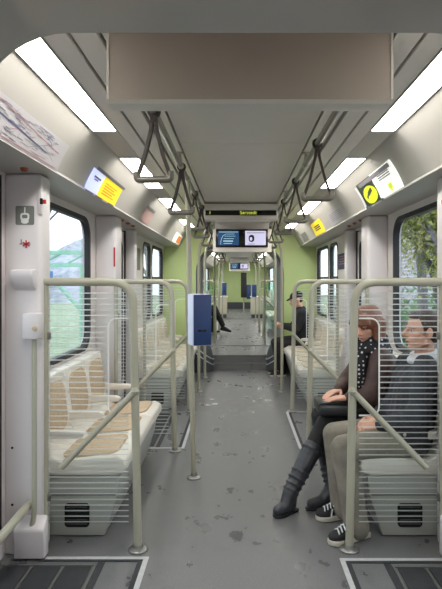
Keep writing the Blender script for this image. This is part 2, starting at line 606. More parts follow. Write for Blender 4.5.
WIN_A = [(2.86, 4.26, .86, 1.90, .16), (6.62, 7.20, .88, 1.90, .12), (7.30, 8.36, .88, 1.90, .12)]
DOOR_A = [(1.36, 2.66, 0.0, 1.93, 0), (4.68, 5.60, 0.0, 1.93, 0)]
WIN_B = [(9.9, 12.3, 1.0, 1.9, .14), (12.7, 15.4, 1.0, 1.9, .14)]
WIN_C = [(15.9, 18.4, 1.0, 1.9, .14), (18.8, 21.6, 1.0, 1.9, .14)]
WIN_Z = [(-4.2, -2.4, .88, 1.9, .14), (-1.9, .1, .88, 1.9, .14)]
wcount = 0
dcount = 0
SIDE = {-1: 'left', 1: 'right'}
win_desc = ['large window beside the near seats', 'narrow window before the green gangway wall', 'wide window next to the green gangway wall',
            'window just beyond the gangway', 'second window beyond the gangway', 'third window beyond the gangway', 'farthest window by the far green wall',
            'window at the rear of the section behind the viewer', 'window beside the viewer']


def window(s, a, b, z0, z1, r, transom, label):
    global wcount
    wcount += 1
    t = thing('window_%d' % wcount, (s * (WX + .03), (a + b) / 2, z0), label, 'window', kind='structure')
    cy, cz, w, h = (a + b) / 2, (z0 + z1) / 2, b - a, z1 - z0
    mb = MB().ring(rrect(w, h, r, 6, cy, cz), rrect(w - .066, h - .066, r - .022, 6, cy, cz), 'x', s * (WX - .006), s * (WX + .036))
    mb.build('rubber_frame', M_RUBBER, t)
    MB().prism(rrect(w - .062, h - .062, r - .022, 6, cy, cz), 'x', s * (WX + .024), s * (WX + .028)).build('pane', M_GLASS, t)
    if transom:
        MB().box(s * (WX + .005), s * (WX + .04), a + .03, b - .03, 1.43, 1.46).build('transom_bar', M_RUBBER, t)


def door(s, a, b, label, tube=False):
    global dcount
    dcount += 1
    t = thing('door_%d' % dcount, (s * (WX + .03), (a + b) / 2, 0), label, 'door', kind='structure')
    mid = (a + b) / 2
    for (p, q) in ((a + .012, mid - .006), (mid + .006, b - .012)):
        cy, w = (p + q) / 2, q - p
        mb = MB()
        out = crect(w, 1.90, 6, cy, .965)
        inn = rrect(w - .16, 1.45, .09, 6, cy, 1.08)
        mb.ring(out, inn, 'x', s * (WX + .012), s * (WX + .05))
        lf = mb.build('door_leaf', M_WALL, t)
        MB().ring(rrect(w - .158, 1.452, .09, 6, cy, 1.08), rrect(w - .20, 1.41, .07, 6, cy, 1.08), 'x', s * (WX + .006), s * (WX + .054)).build('rubber_seal', M_RUBBER, lf)
        MB().prism(rrect(w - .195, 1.415, .07, 6, cy, 1.08), 'x', s * (WX + .03), s * (WX + .034)).build('pane', M_GLASS, lf)
    mb = MB()
    for yy in (a + .006, mid, b - .006):
        mb.box(s * (WX - .004), s * (WX + .055), yy - .0065, yy + .0065, .01, 1.93)
    mb.build('edge_rubber', M_RUBBER, t)
    if tube:
        tb = MB().tube(bend([(s * 1.19, a + .06, .22), (s * 1.09, a + .06, .22), (s * 1.09, b + .035, .268)], .06), .021, 12)
        tb.build('guard_tube', M_RAIL, t)
        MB().box(s * (WX - .02), s * (WX + .01), a + .02, b - .02, .10, .16).build('threshold_trim', M_RUBBER, t)
        MB().box(s * (WX - .016), s * (WX + .01), a + .02, b - .02, .02, .095).build('kick_strip', M_PILLAR, t)


for s in (-1, 1):
    wall('wall_%s' % SIDE[s], s, Y0 - .3, Y1 + .1, 0, sorted(WIN_A + DOOR_A), 'white %s side wall of the near tram section' % SIDE[s])
    wall('wall_%s.001' % SIDE[s], s, Y2 - .1, Y5 + .1, Z2, WIN_B + WIN_C, 'white %s side wall beyond the gangway' % SIDE[s])
    wall('wall_%s.003' % SIDE[s], s, YB - .1, YG + .1, 0, WIN_Z, 'white %s side wall of the section behind the viewer' % SIDE[s])
    for k, wdef in enumerate(WIN_A + WIN_B + WIN_C + WIN_Z):
        window(s, *wdef, k in (1, 2), 'black framed ' + win_desc[k] + ' on the %s' % SIDE[s])
    for k, d in enumerate(DOOR_A):
        door(s, d[0], d[1], ('glazed white double door of the vestibule at the %s edge of the picture' if k == 0 else 'further glazed door on the %s between the two seat rows') % SIDE[s], k == 0)


# bulkheads with rounded gangway openings
def bulkhead(name, ya, yb, zb, material, label, xo=.655, zt=1.985, r=.23, x_out=WX + .06, z_out=ZC + .08):
    poly = [(-x_out, zb), (-x_out, z_out), (x_out, z_out), (x_out, zb), (xo, zb)]
    for i in range(11):
        q = PI / 2 * i / 10
        poly.append((xo - r + r * math.cos(q), zt - r + r * math.sin(q)))
    for i in range(11):
        q = PI / 2 + PI / 2 * i / 10
        poly.append((-xo + r + r * math.cos(q), zt - r + r * math.sin(q)))
    poly.append((-xo, zb))
    o = MB().prism(poly, 'y', ya, yb).build(name, material)
    return tag(o, label, 'wall', kind='structure')


bk = bulkhead('wall_back', YG, Y0, 0.0, M_GANGWAY, 'glossy grey gangway ceiling arching over the near edge of the picture')
o = MB().box(-1.3, 1.3, YB - .08, YB, -.1, 2.3).build('wall_front', M_GREEN)
tag(o, 'lime green wall closing the section behind the viewer', 'wall', kind='structure')
g1 = bulkhead('wall_gangway', Y1, Y1 + .05, 0.0, M_GREEN, 'lime green wall around the gangway opening', r=.44, xo=.68)
g1b = bulkhead('wall_gangway.001', Y2 - .05, Y2, Z2, M_GREEN, 'lime green wall on the far side of the gangway', r=.42, xo=.66)


def arch_path(y, xo, zb, zt, r, n=8):
    p = [(-xo, y, zb)]
    for i in range(n + 1):
        q = PI - PI / 2 * i / n
        p.append((-xo + r + r * math.cos(q), y, zt - r + r * math.sin(q)))
    for i in range(n + 1):
        q = PI / 2 - PI / 2 * i / n
        p.append((xo - r + r * math.cos(q), y, zt - r + r * math.sin(q)))
    p.append((xo, y, zb))
    return p


def gangway(ya, yb, bh, label):
    t = thing('gangway_bellows', (0, (ya + yb) / 2, Z2), label, 'gangway')
    n = int((yb - ya) / .12)
    for k in range(n):
        y = ya + (k + .5) * (yb - ya) / n
        MB().tube(arch_path(y, .70, Z2 - .02, 2.02, .44), .05, 8).build('bellows_fold', M_FOLD, t)
    MB().tube(arch_path(ya - .05, .682, .001 if ya < 10 else Z2 + .001, 1.987, .44), .022, 8).build('edge_trim', M_BELLOW, bh)
    bx = MB()
    for s in (-1, 1):
        bx.box(s * .745, s * .76, ya, yb, 0, 2.1)
    bx.box(-.76, .76, ya, yb, 2.08, 2.1)
    bx.build('outer_skin', M_DARK, t)


gangway(Y1 + .05, Y2 - .05, g1, 'dark folded bellows of the gangway')

# striped drum covers beside the gangway step
for s in (-1, 1):
    t = thing('joint_cover', (s * .66, 8.30, 0), 'dark rounded joint cover with two light stripes %s of the gangway step' % SIDE[s], 'joint cover')
    prof = [(.21, 0), (.21, .12), (.205, .22), (.185, .32), (.15, .40), (.10, .45), (.0, .47)]
    MB().lathe(prof, (s * .62, 8.268, .004), 24).build('drum', M_BELLOW, t)
    for hh in (0.0, .085):
        ring = []
        for i in range(24):
            q = 2 * PI * i / 24
            z = .26 + hh - .16 * math.cos(q if s < 0 else PI - q)
            rr = .214 if z < .14 else .214 - (z - .14) ** 2 * .7
            ring.append((s * .62 + rr * math.cos(q), 8.268 + rr * math.sin(q), max(.02, z)))
        MB().tube(ring, .009, 6, closed=True).build('stripe', M_STRIPE, t)

wend = MB().box(-WX, WX, Y5, Y5 + .08, Z2, 2.25).build('wall_end', M_GREEN)
tag(wend, 'lime green wall closing the far end of the tram', 'wall', kind='structure')
MB().box(-WX, WX, Y5 - .02, Y5, Z2, Z2 + .28).build('kick_panel', M_BELLOW, wend)

# pillars beside the doors
tcount = 1


def pillar(s, ya, yb, xin, label):
    global tcount
    tcount += 1
    o = MB().box(s * xin, s * (WX + .005), ya, yb, 0, 1.949).build('trim_%d' % tcount, M_PILLAR, bevel=.02, seg=3)
    return tag(o, label, 'pillar', kind='structure')


PIL = {}
for s in (-1, 1):
    PIL[s] = pillar(s, 2.70, 2.85, 1.035, 'white pillar between the vestibule door and the near seats on the %s' % SIDE[s])
    pillar(s, 4.42, 4.66, 1.05, 'white pillar after the near seats on the %s' % SIDE[s])
    pillar(s, 5.62, 5.74, 1.12, 'slim white pillar past the further door on the %s' % SIDE[s])
    # foot housing
    p = PIL[s]
    mb = MB()
    poly = [(2.64, 0.012), (2.63, .16), (2.70, .215), (2.71, .012)]
    mb.add([(s * x, y, z) for x in (.995, 1.15) for y, z in poly], [(0, 1, 2, 3), (7, 6, 5, 4), (0, 4, 5, 1), (1, 5, 6, 2), (2, 6, 7, 3), (3, 7, 4, 0)])
    mb.build('foot_housing', M_PILLAR, p, bevel=.012)
    mb = MB().prism([(2.64, 1.455), (2.71, 1.46), (2.71, 1.345), (2.67, 1.375), (2.64, 1.42)], 'x', s * 1.055, s * 1.17)
    mb.build('moulded_ledge', M_PILLAR, p, bevel=.01)
    MB().box(s * 1.02, s * 1.10, 2.62, 2.705, 1.11, 1.24).build('switch_box', M_PILLAR, p, bevel=.01)
    MB().lathe([(0, -.006), (.012, -.004), (.014, 0)], (s * 1.035, 2.619, 1.165), 12, axis='y').build('switch_button', M_TAN, p)
    MB().tube(bend([(s * 1.05, 2.655, 1.12), (s * 1.05, 2.655, .24), (s * 1.065, 2.66, .17)], .08), .013, 10).build('grab_rail', M_RAIL, p)
    for zz in (.55, .26):
        MB().lathe([(0, -.003), (.006, -.003), (.007, 0)], (s * 1.18, 2.70, zz), 8, axis='y').build('screw', M_DARK, p)
    MB().box(s * 1.028, s * 1.05, 2.692, 2.72, 1.74, 1.93).build('corner_strip', M_PILLAR, p, bevel=.004)
    MB().box(s * 1.024, s * 1.036, 2.69, 2.70, 1.79, 1.82).build('dark_catch', M_DARK, p)
    MB().box(s * 1.012, s * 1.03, 2.70, 2.715, 1.795, 1.815).build('red_marker', M_RED, p)

# pictograms on the left pillar
sg = thing('pictogram_sign', (-1.115, 2.698, 1.686), 'grey square sticker with white hand-strap pictogram on the left pillar', 'sign')
MB().prism(rrect(.095, .097, .008, 3, -1.115, 1.734), 'y', 2.6975, 2.6995).build('backing', M_GREY, sg)
mb = MB()
mb.ring(rrect(.046, .036, .012, 4, -1.115, 1.728), rrect(.028, .018, .006, 4, -1.115, 1.728), 'y', 2.6965, 2.6975)
mb.box(-1.134, -1.096, 2.6965, 2.6975, 1.698, 1.714)
mb.box(-1.118, -1.112, 2.6965, 2.6975, 1.745, 1.776)
mb.prism(rrect(.03, .022, .008, 3, -1.115, 1.703), 'y', 2.6963, 2.6974)
mb.build('symbol', M_WHITE, sg)
sg = thing('warning_sticker', (-1.115, 2.698, 1.56), 'small red star over a grey bar printed below the grey sticker', 'sign')
mb = MB()
mb.box(-1.143, -1.087, 2.6975, 2.6995, 1.586, 1.591)
mb.box(-1.136, -1.131, 2.6975, 2.6995, 1.588, 1.612)
mb.build('bar', M_GREY, sg)
mb = MB()
for k in range(3):
    q = PI / 3 * k + PI / 2
    mb.obox((-1.108, 2.697, 1.588), (math.cos(q), 0, math.sin(q)), (0, 1, 0), (-math.sin(q), 0, math.cos(q)), .02, .0015, .0028)
mb.build('star', M_RED, sg)


# ------------------------------------------------------------------ partitions: tube frame + striped glass
def partition(s, y, label, z0=0.0, zr=1.395, xin=.55, xout=1.045, glass=None, group='striped glass screens beside the doors'):
    t = thing('glass_screen', (s * .8, y, z0), label, 'screen', group)
    zt = zr
    path = bend([(s * xin, y, z0 + .01), (s * (xin + .028), y, zt), (s * xout, y, zt)], .12, 8)
    MB().tube(path, .0215, 12).build('tube_rail', M_RAIL, t)
    MB().lathe([(.052, 0), (.052, .006), (.046, .012), (.028, .016), (.024, .03)], (s * xin, y, z0 + .001), 18).build('floor_flange', M_STEEL, t)
    MB().tube([(s * (xout - .012), y, z0 + .01), (s * (xout - .012), y, zt)], .0165, 10).build('end_post', M_RAIL, t)
    zb = z0 + .135
    # pane with the hand-hold notch beside the post
    xp, xe = xin + .05, xout - .03
    zn1, zn0, wn = zt - .19, z0 + .70, .105
    poly = [(xp, zb), (xe, zb), (xe, zt - .02), (xp + .03, zt - .06), (xp, zn1 + .035)]
    r = .045
    poly += [(xp, zn1)]
    for i in range(6):
        q = PI / 2 - PI / 2 * i / 5
        poly.append((xp + wn - r + r * math.cos(q), zn1 - r + r * math.sin(q)))
    for i in range(6):
        q = -PI / 2 * i / 5
        poly.append((xp + wn - r + r * math.cos(q), zn0 + r + r * math.sin(q)))
    poly += [(xp, zn0)]
    g = MB().prism([(s * a, b) for a, b in poly], 'y', y - .003, y + .003)
    pane = g.build('striped_pane', glass or M_SGLASS, t, smooth=False)
    edge = [(s * xp, y, zn1)] + [(s * a, y, b) for a, b in poly[6:18]] + [(s * xp, y, zn0)]
    MB().tube(edge, .0042, 6).build('polished_edge', M_WHITE, pane)
    MB().tube([(s * (xin + .012), y - .012, z0 + .83), (s * .94, y - .03, z0 + .44)], .0165, 10).build('brace', M_RAIL, t)
    MB().lathe([(0, -.024), (.016, -.018), (.024, 0), (.016, .018), (0, .024)], (s * (xin + .013), y - .012, z0 + .828), 12).build('brace_joint', M_RAIL, t)
    for zz in (zb + .12, zt - .3):
        MB().box(s * (xe - .01), s * (xe + .02), y - .01, y + .01, zz, zz + .04).build('pane_clamp', M_STEEL, t, bevel=.003)
    return t


pd = ['striped glass screen with grey tube frame nearest the viewer on the %s',
      'second striped glass screen on the %s, before the further door',
      'third striped glass screen on the %s, after the further door']
for s in (-1, 1):
    for k, y in enumerate((2.76, 4.36, 5.68)):
        partition(s, y, pd[k] % SIDE[s])
    partition(s, 11.2, 'plain glass screen beyond the gangway on the %s' % SIDE[s], Z2, 1.40, .50, 1.0, M_PGLASS, 'plain glass screens beyond the gangway')
    partition(s, 13.6, 'farther plain glass screen beyond the gangway on the %s' % SIDE[s], Z2, 1.40, .50, 1.0, M_PGLASS, 'plain glass screens beyond the gangway')


# ------------------------------------------------------------------ seat rows
def bench(s, y0, n, padm, label, z0=0.0, vent=True):
    P = .452
    y1 = y0 + n * P
    t = thing('seat_row', (s * .93, (y0 + y1) / 2, z0), label, 'seat row', 'wall-side seat rows')

    def pr(poly, a, b):
        return MB().prism([(s * x, z + z0) for x, z in poly], 'y', a, b)
    base = pr([(1.215, .005), (.76, .005), (.69, .22), (.675, .335), (1.215, .335)], y0 + .02, y1 - .02).build('base', M_BASE, t, bevel=.01)
    MB().box(s * .70, s * 1.2, y0 + .018, y0 + .022, z0 + .228, z0 + .233).build('seam', M_DARK, base)
    if vent:
        cx, cz = s * .91, z0 + .12
        v = MB().prism(rrect(.135, .13, .02, 4, cx, cz), 'y', y0 + .0195, y0 + .0145).build('vent', M_DARK, base)
        for k in range(5):
            zc = cz - .046 + k * .023
            MB().obox((cx, y0 + .012, zc), (1, 0, 0), (0, .8, -.6), (0, .6, .8), .056, .008, .0016).build('slat', M_BELLOW, base)
    for k in range(n):
        a, b = y0 + k * P, y0 + (k + 1) * P
        prof = [(.635, .375), (.642, .425), (.69, .447), (.80, .438), (1.00, .418), (1.055, .45), (1.085, .55), (1.125, .845), (1.215, .845), (1.215, .337), (.70, .337), (.655, .348)]
        sh = pr(prof, a + .003, b - .003).build('seat_shell', M_SHELL, t, bevel=.014, seg=3)
        cy = (a + b) / 2
        U = Vector((0, 1, 0))
        # seat pad
        A, B = Vector((s * .70, cy, z0 + .448)), Vector((s * 1.01, cy, z0 + .421))
        V = (B - A).normalized()
        Nn = U.cross(V)
        if Nn.z < 0: Nn = -Nn
        mb = MB().fprism(rrect(P - .085, .315, .07, 6), (A + B) / 2 - Nn * .004, U, V, Nn, .016)
        mb.build('seat_pad', padm, t, bevel=.006)
        A, B = Vector((s * 1.083, cy, z0 + .50)), Vector((s * 1.122, cy, z0 + .815))
        V = (B - A).normalized()
        Nn = U.cross(V)
        if Nn.x * s > 0: Nn = -Nn
        mb = MB().fprism(rrect(P - .10, .30, .09, 6), (A + B) / 2 - Nn * .004, U, V, Nn, .016)
        mb.build('back_pad', padm, t, bevel=.006)
    for k in range(n + 1):
        y = y0 + k * P
        y = min(max(y, y0 + .022), y1 - .022)
        mb = MB().prism([(s * x, z + z0) for x, z in [(1.12, .535), (.90, .540), (.868, .555), (.875, .574), (.90, .582), (1.12, .586)]], 'y', y - .021, y + .021)
        mb.build('armrest', M_SHELL, t, bevel=.008)
    return t


bench(-1, 2.88, 3, M_TAN, 'row of three white shell seats with tan pads under the near left window')
bench(1, 2.88, 3, M_TAN, 'white shell seat row on the right that the couple sits on')
bench(-1, 5.78, 5, M_PALE, 'row of five pale seats along the left wall before the gangway')
bench(1, 5.78, 5, M_PALE, 'row of five pale seats on the right that the person in a cap sits on')
for s in (-1, 1):
    bench(s, 11.3, 4, M_PALE, 'small pale seat row beyond the gangway on the %s' % SIDE[s], Z2, False)
    bench(s, 17.6, 4, M_PALE, 'tiny pale seat row far beyond the gangway on the %s' % SIDE[s], Z2, False)


# ------------------------------------------------------------------ ceiling rails, straps, poles
def ceil_rail(s, ya, yb, label):
    t = thing('ceiling_handrail', (s * .39, (ya + yb) / 2, 2.10), label, 'handrail')
    MB().tube([(s * .39, ya, 2.125), (s * .39, yb, 2.125)], .0155, 12).build('rail_tube', M_BAR, t)
    y = ya + .12
    while y < yb:
        mb = MB().tube([(s * .39, y, 2.12), (s * .40, y, 2.204)], .013, 10)
        mb.lathe([(.0, 0), (.03, 0), (.03, .008), (.0, .008)], (s * .40, y, 2.196), 14)
        mb.build('bracket', M_RAIL, t)
        MB().tube([(s * .39, y - .03, 2.125), (s * .39, y + .03, 2.125)], .019, 12).build('clamp_sleeve', M_RAIL, t)
        y += 1.42


for s in (-1, 1):
    ceil_rail(s, 1.78, 8.35, 'long grey handrail under the ceiling on the %s of the near section' % SIDE[s])
    ceil_rail(s, 9.7, 15.8, 'grey ceiling handrail beyond the gangway on the %s' % SIDE[s])


def strap_handle():
    t = thing('hanging_strap', (0, 0, 0), 'x', 'grab handle', 'hanging strap handles')
    w, h = .074, .287
    for sg_ in (-1, 1):
        rows = []
        pts = [(.016, 0.018), (.006, -.03), (.012, -.08), (.04, -.19), (w - .006, -h + .02), (w, -h)]
        mb = MB()
        for (x, z) in pts:
            rows.append([(sg_ * (x - .007), -.012, z), (sg_ * (x - .007), .012, z), (sg_ * (x + .007), .012, z), (sg_ * (x + .007), -.012, z), (sg_ * (x - .007), -.012, z)])
        mb.grid(rows)
        mb.add([rows[0][i] for i in range(4)], [(0, 1, 2, 3)])
        mb.add([rows[-1][i] for i in range(4)], [(0, 1, 2, 3)])
        mb.build('strap', M_STRAP, t)
    mb = MB().tube(bend([(-w, 0, -h + .03), (-w, 0, -h - .004), (w, 0, -h - .004), (w, 0, -h + .03)], .022, 5), .0155, 10)
    mb.build('grip_bar', M_BAR, t)
    mb = MB().tube([(0, -.016, -.03), (0, .016, -.03)], .014, 10)
    mb.build('buckle', M_STRAP, t)
    mb = MB()
    ring = [(.0225 * math.cos(2 * PI * i / 14), 0, .0225 * math.sin(2 * PI * i / 14)) for i in range(14)]
    for dy in (-.009, 0, .009):
        mb.tube([(x, dy, z) for x, _, z in ring], .0055, 6, closed=True)
    mb.build('loop', M_STRAP, t)
    return t


ORD2 = ['nearest', 'second', 'third', 'fourth', 'fifth', 'sixth', 'seventh']
proto = strap_handle()
first = True
spots = [(-1, [2.27, 3.37, 4.42, 5.22, 6.45, 7.5]), (1, [2.80, 3.86, 4.85, 5.9, 6.9, 7.9])]
for s, ys in spots:
    for k, y in enumerate(ys):
        o = proto if first else copy_tree(proto)
        first = False
        o.location = (s * .39, y, 2.125)
        o.rotation_euler = (0, 0, rnd.uniform(-.25, .25))
        o['label'] = 'brown strap grab handle with grey bar, %s from the viewer on the %s rail' % (ORD2[k], SIDE[s])
    for k, y in enumerate([10.3, 11.4, 12.5]):
        o = copy_tree(proto)
        o.location = (s * .39, y, 2.125)
        o['label'] = 'small strap handle beyond the gangway, %s on the %s rail' % (ORD2[k], SIDE[s])


def pole(xb, y, xt, label, z0=0.0, curved=True, zt=2.125, group='floor-to-ceiling poles'):
    t = thing('grab_pole', (xb, y, z0), label, 'pole', group)
    if curved:
        pts = bend([(xb, y, z0 + .004), (xb, y, zt - .30), (xt, y, zt)], .32, 10)
    else:
        pts = [(xb, y, z0 + .004), (xt, y, zt)]
    MB().tube(pts, .0185, 12).build('pole_tube', M_RAIL, t)
    MB().lathe([(.05, 0), (.05, .006), (.044, .012), (.026, .016), (.021, .035)], (xb, y, z0 + .001), 18).build('floor_flange', M_STEEL, t)
    MB().tube([(xt, y - .03, 2.125), (xt, y + .03, 2.125)], .021, 12).build('top_clamp', M_RAIL, t)


pole(-.343, 3.77, -.39, 'grab pole carrying the blue ticket box in the left of the aisle', curved=False)
for s in (-1, 1):
    pole(s * .525, 6.70, s * .39, 'curved grab pole beside the far %s seat row, nearer of two' % SIDE[s])
    pole(s * .51, 7.68, s * .39, 'curved grab pole beside the far %s seat row, nearer the gangway' % SIDE[s])
    pole(s * .47, 9.9, s * .39, 'thin grab pole just beyond the gangway on the %s' % SIDE[s], Z2)
    pole(s * .47, 12.4, s * .39, 'farther thin grab pole beyond the gangway on the %s' % SIDE[s], Z2)
    pole(s * .47, 15.0, s * .39, 'thin grab pole farthest down the aisle on the %s' % SIDE[s], Z2)

# ticket validator
def validator(x, y, z, ang, label, sc=1.0):
    t = thing('ticket_validator', (x, y, z), label, 'ticket machine')
    c, sn = math.cos(ang), math.sin(ang)
    ax, ay, az = Vector((c, sn, 0)), Vector((-sn, c, 0)), Vector((0, 0, 1))
    O = Vector((x, y, z))
    def bx(name, u0, u1, v0, v1, w0, w1, m, bev=.004):
        cc = O + ax * ((u0 + u1) / 2) + ay * ((v0 + v1) / 2) + az * ((w0 + w1) / 2)
        return MB().obox(cc, ax, ay, az, (u1 - u0) / 2, (v1 - v0) / 2, (w1 - w0) / 2).build(name, m, t, bevel=bev)
    bx('casing', -.066, .066, -.145, -.028, 0, .355, M_BLUEL, .01)
    bx('front_plate', -.06, .068, -.152, -.144, .004, .351, M_BLUE, .006)
    bx('side_plate', .0655, .069, -.14, -.03, .01, .345, M_BLUE, .002)
    bx('ticket_slot', -.03, .03, -.1535, -.151, .10, .112, M_BLACK, .001)
    bx('clamp', -.05, .03, -.03, .024, .14, .20, M_BLUEL, .005)


validator(-.335, 3.77, .955, math.radians(23), 'blue ticket validator box on the aisle pole')
validator(-.42, 15.0, 1.0, 0, 'tiny blue validator box far down the aisle on the left')
validator(.42, 15.0, .95, 0, 'tiny blue validator box far down the aisle on the right')

# ------------------------------------------------------------------ ceiling-hung equipment
t = thing('equipment_panel', (0, 1.68, 1.95), 'wide taupe panel hanging from the ceiling across the near aisle', 'ceiling panel')
xc = .007
MB().box(xc - .437, xc + .437, 1.642, 1.70, 1.962, ZC).build('panel_face', M_PANELB, t)
poly = [(1.638, 1.962), (1.646, 1.950), (1.70, 1.946), (1.722, 1.952), (1.724, 1.964)]
MB().prism(poly, 'x', xc - .44, xc + .44).build('bottom_rim', M_CEIL, t)
for s in (-1, 1):
    MB().box(xc + s * .437, xc + s * .444, 1.640, 1.722, 1.962, ZC).build('side_rim', M_CEIL, t)
MB().box(xc - .437, xc + .437, 1.70, 1.722, 1.964, ZC).build('rear_face', M_CEIL, t)

t = thing('destination_display', (0, 5.45, 2.02), 'ceiling-hung destination display with amber LED lettering', 'display')
poly = [(5.38, 2.20), (5.40, 2.03), (5.43, 2.018), (5.62, 2.03), (5.66, 2.20)]
MB().prism(poly, 'x', -.375, .375).build('housing', M_CEIL, t, bevel=.006)
MB().box(-.372, .372, 5.374, 5.392, 2.186, 2.192).build('seam', M_DARK, t)
MB().box(-.36, .36, 5.386, 5.40, 2.068, 2.118).build('led_window', M_BLACK, t)


def text_mesh(name, s, size, loc, material, parent, mirror=False):
    cu = bpy.data.curves.new(name, 'FONT')
    cu.body = s
    cu.size = size
    cu.align_x = 'CENTER'
    cu.align_y = 'CENTER'
    cu.extrude = .0006
    tmp = bpy.data.objects.new('tmp_text', cu)
    COL.objects.link(tmp)
    dg = bpy.context.evaluated_depsgraph_get()
    me = bpy.data.meshes.new_from_object(tmp.evaluated_get(dg))
    bpy.data.objects.remove(tmp)
    me.transform(Matrix.Rotation(PI / 2, 4, 'X'))
    me.materials.clear()
    me.materials.append(material)
    me.name = name
    return link(name, me, loc, parent)


text_mesh('lettering', 'Sarstedt', .052, (.075, 5.3845, 2.094), M_LED, t)
text_mesh('line_number', '1', .052, (-.315, 5.3845, 2.094), M_LED, t)


def monitor(y, label):
    t = thing('passenger_monitor', (.02, y, 1.74), label, 'screen')
    MB().prism([(y, 2.02), (y, 1.775), (y - .012, 1.745), (y + .06, 1.742), (y + .09, 2.02)], 'x', -.33, .37).build('housing', M_CEIL, t, bevel=.008)
    MB().prism([(y + .01, 2.022), (y - .005, 2.19), (y + .1, 2.20), (y + .09, 2.022)], 'x', -.30, .34).build('upper_cover', M_GANGWAY, t, bevel=.005)
    bz = MB().box(-.295, .325, y - .012, y + .01, 1.80, 2.015).build('bezel', M_BLACK, t, bevel=.003)
    ya = y - .0135
    a = MB().box(-.265, -.02, ya, ya + .002, 1.825, 1.995).build('screen', M_SCRB, t)
    b = MB().box(.055, .30, ya, ya + .002, 1.825, 1.995).build('screen', M_SCRW, t)
    mb = MB()
    yy = ya - .001
    for k, (x0, x1, z, h) in enumerate([(-.255, -.03, 1.978, .006), (-.17, -.07, 1.955, .004), (-.19, -.06, 1.93, .004), (-.20, -.08, 1.90, .005), (-.205, -.09, 1.868, .012), (-.2, -.1, 1.843, .006)]):
        mb.box(x0, x1, yy, yy + .0008, z, z + h)
    mb.tube([(-.235 + .06 * (1 - math.sqrt(max(0, 1 - (i / 8) ** 2))), yy, 1.835 + .12 * i / 8) for i in range(9)], .0025, 6)
    mb.build('diagram', M_SCRT, a)
    mb = MB()
    mb.ring(rrect(.066, .084, .03, 5, .13, 1.905), rrect(.03, .042, .014, 5, .125, 1.90), 'y', yy, yy + .0008)
    mb.box(.075, .28, yy, yy + .0008, 1.968, 1.974)
    mb.box(.09, .17, yy, yy + .0008, 1.836, 1.841)
    mb.build('picture_mark', M_BLACK, b)


monitor(6.3, 'twin passenger information screens hanging over the aisle before the gangway')
monitor(18.1, 'small twin screens hanging far down the aisle')

# ------------------------------------------------------------------ posters on the coving
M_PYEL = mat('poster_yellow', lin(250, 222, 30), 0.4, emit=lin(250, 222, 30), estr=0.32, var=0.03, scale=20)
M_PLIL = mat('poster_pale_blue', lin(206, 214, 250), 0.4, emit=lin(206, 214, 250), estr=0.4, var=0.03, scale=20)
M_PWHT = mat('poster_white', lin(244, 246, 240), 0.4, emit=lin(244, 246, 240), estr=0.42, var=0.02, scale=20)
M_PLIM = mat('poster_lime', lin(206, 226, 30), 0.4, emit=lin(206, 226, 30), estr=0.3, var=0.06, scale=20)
M_PDRK = mat('poster_dark_green', lin(52, 66, 50), 0.4, var=0.2, scale=20)
M_PMAP = mat('map_paper', lin(188, 184, 188), 0.5, var=0.02, scale=10)
M_PGRY = mat('poster_dark_grey', lin(92, 94, 100), 0.4)
M_PPNK = mat('poster_dusty_pink', lin(196, 160, 156), 0.5, var=0.05)
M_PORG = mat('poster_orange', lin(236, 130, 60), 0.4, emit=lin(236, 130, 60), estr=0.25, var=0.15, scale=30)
M_INKB = mat('ink_blue', lin(92, 98, 134), 0.5)
M_INKG = mat('ink_grey', lin(142, 138, 146), 0.5)
M_INKR = mat('ink_rose', lin(180, 126, 136), 0.5)


def patch(mb, s, y0, y1, v0, v1, off, m=0, n=8):
    mb.grid([[cov(s, v0 + (v1 - v0) * i / n, y, off) for i in range(n + 1)] for y in (y0, y1)], m)
    mb.grid([[cov(s, v0 + (v1 - v0) * i / n, y, off - .0025) for i in range(n + 1)] for y in (y0, y1)], m)


def line(mb, s, ya, va, yb, vb, w, off, m=0, n=5):
    """thin printed line from (ya,va) to (yb,vb) on the coving"""
    dy, dv = yb - ya, (vb - va) * .3
    l = math.hypot(dy, dv) or 1
    ny, nv = -dv / l * w / 2, dy / l * w / 2 / .3
    r1 = [cov(s, va + (vb - va) * i / n + nv, ya + (yb - ya) * i / n + ny, off) for i in range(n + 1)]
    r2 = [cov(s, va + (vb - va) * i / n - nv, ya + (yb - ya) * i / n - ny, off) for i in range(n + 1)]
    mb.grid([r1, r2], m)


def poster_thing(s, y0, y1, label):
    p = cov(s, .0, (y0 + y1) / 2, .003)
    return thing('advert_poster', p, label, 'poster')


# route map on the left
t = thing('route_map', cov(-1, .03, 2.1, .003), 'large white network route map on the left coving above the door', 'map')
mb = MB(); patch(mb, -1, 1.45, 2.70, .03, .52, .004); mb.build('paper', M_PMAP, t)
mb = MB()
r2 = random.Random(3)
for k in range(26):
    ya = r2.uniform(1.5, 2.45); va = r2.uniform(.08, .48)
    L_ = r2.uniform(.06, .22)
    ang = r2.choice([0, 0, .6, -.6, 1.4])
    yb = min(2.66, ya + L_ * math.cos(ang)); vb = min(.5, max(.05, va + L_ * math.sin(ang) * 1.2))
    line(mb, -1, ya, va, yb, vb, r2.choice([.0015, .0025]), .0052, r2.choice([0, 1, 1, 2]))
line(mb, -1, 1.5, .40, 2.5, .20, .005, .0053, 0)
line(mb, -1, 1.9, .46, 2.62, .30, .003, .0053, 2)
line(mb, -1, 2.0, .06, 2.66, .06, .004, .0053, 2)
line(mb, -1, 2.3, .12, 2.55, .40, .003, .0053, 1)
for k in range(110):
    ya = r2.uniform(1.5, 2.58); va = r2.uniform(.08, .48)
    line(mb, -1, ya, va, ya + r2.uniform(.03, .07), va, .003, .0053, r2.choice([0, 1, 1]))
mb.build('route_lines', [M_INKB, M_INKG, M_INKR], t)

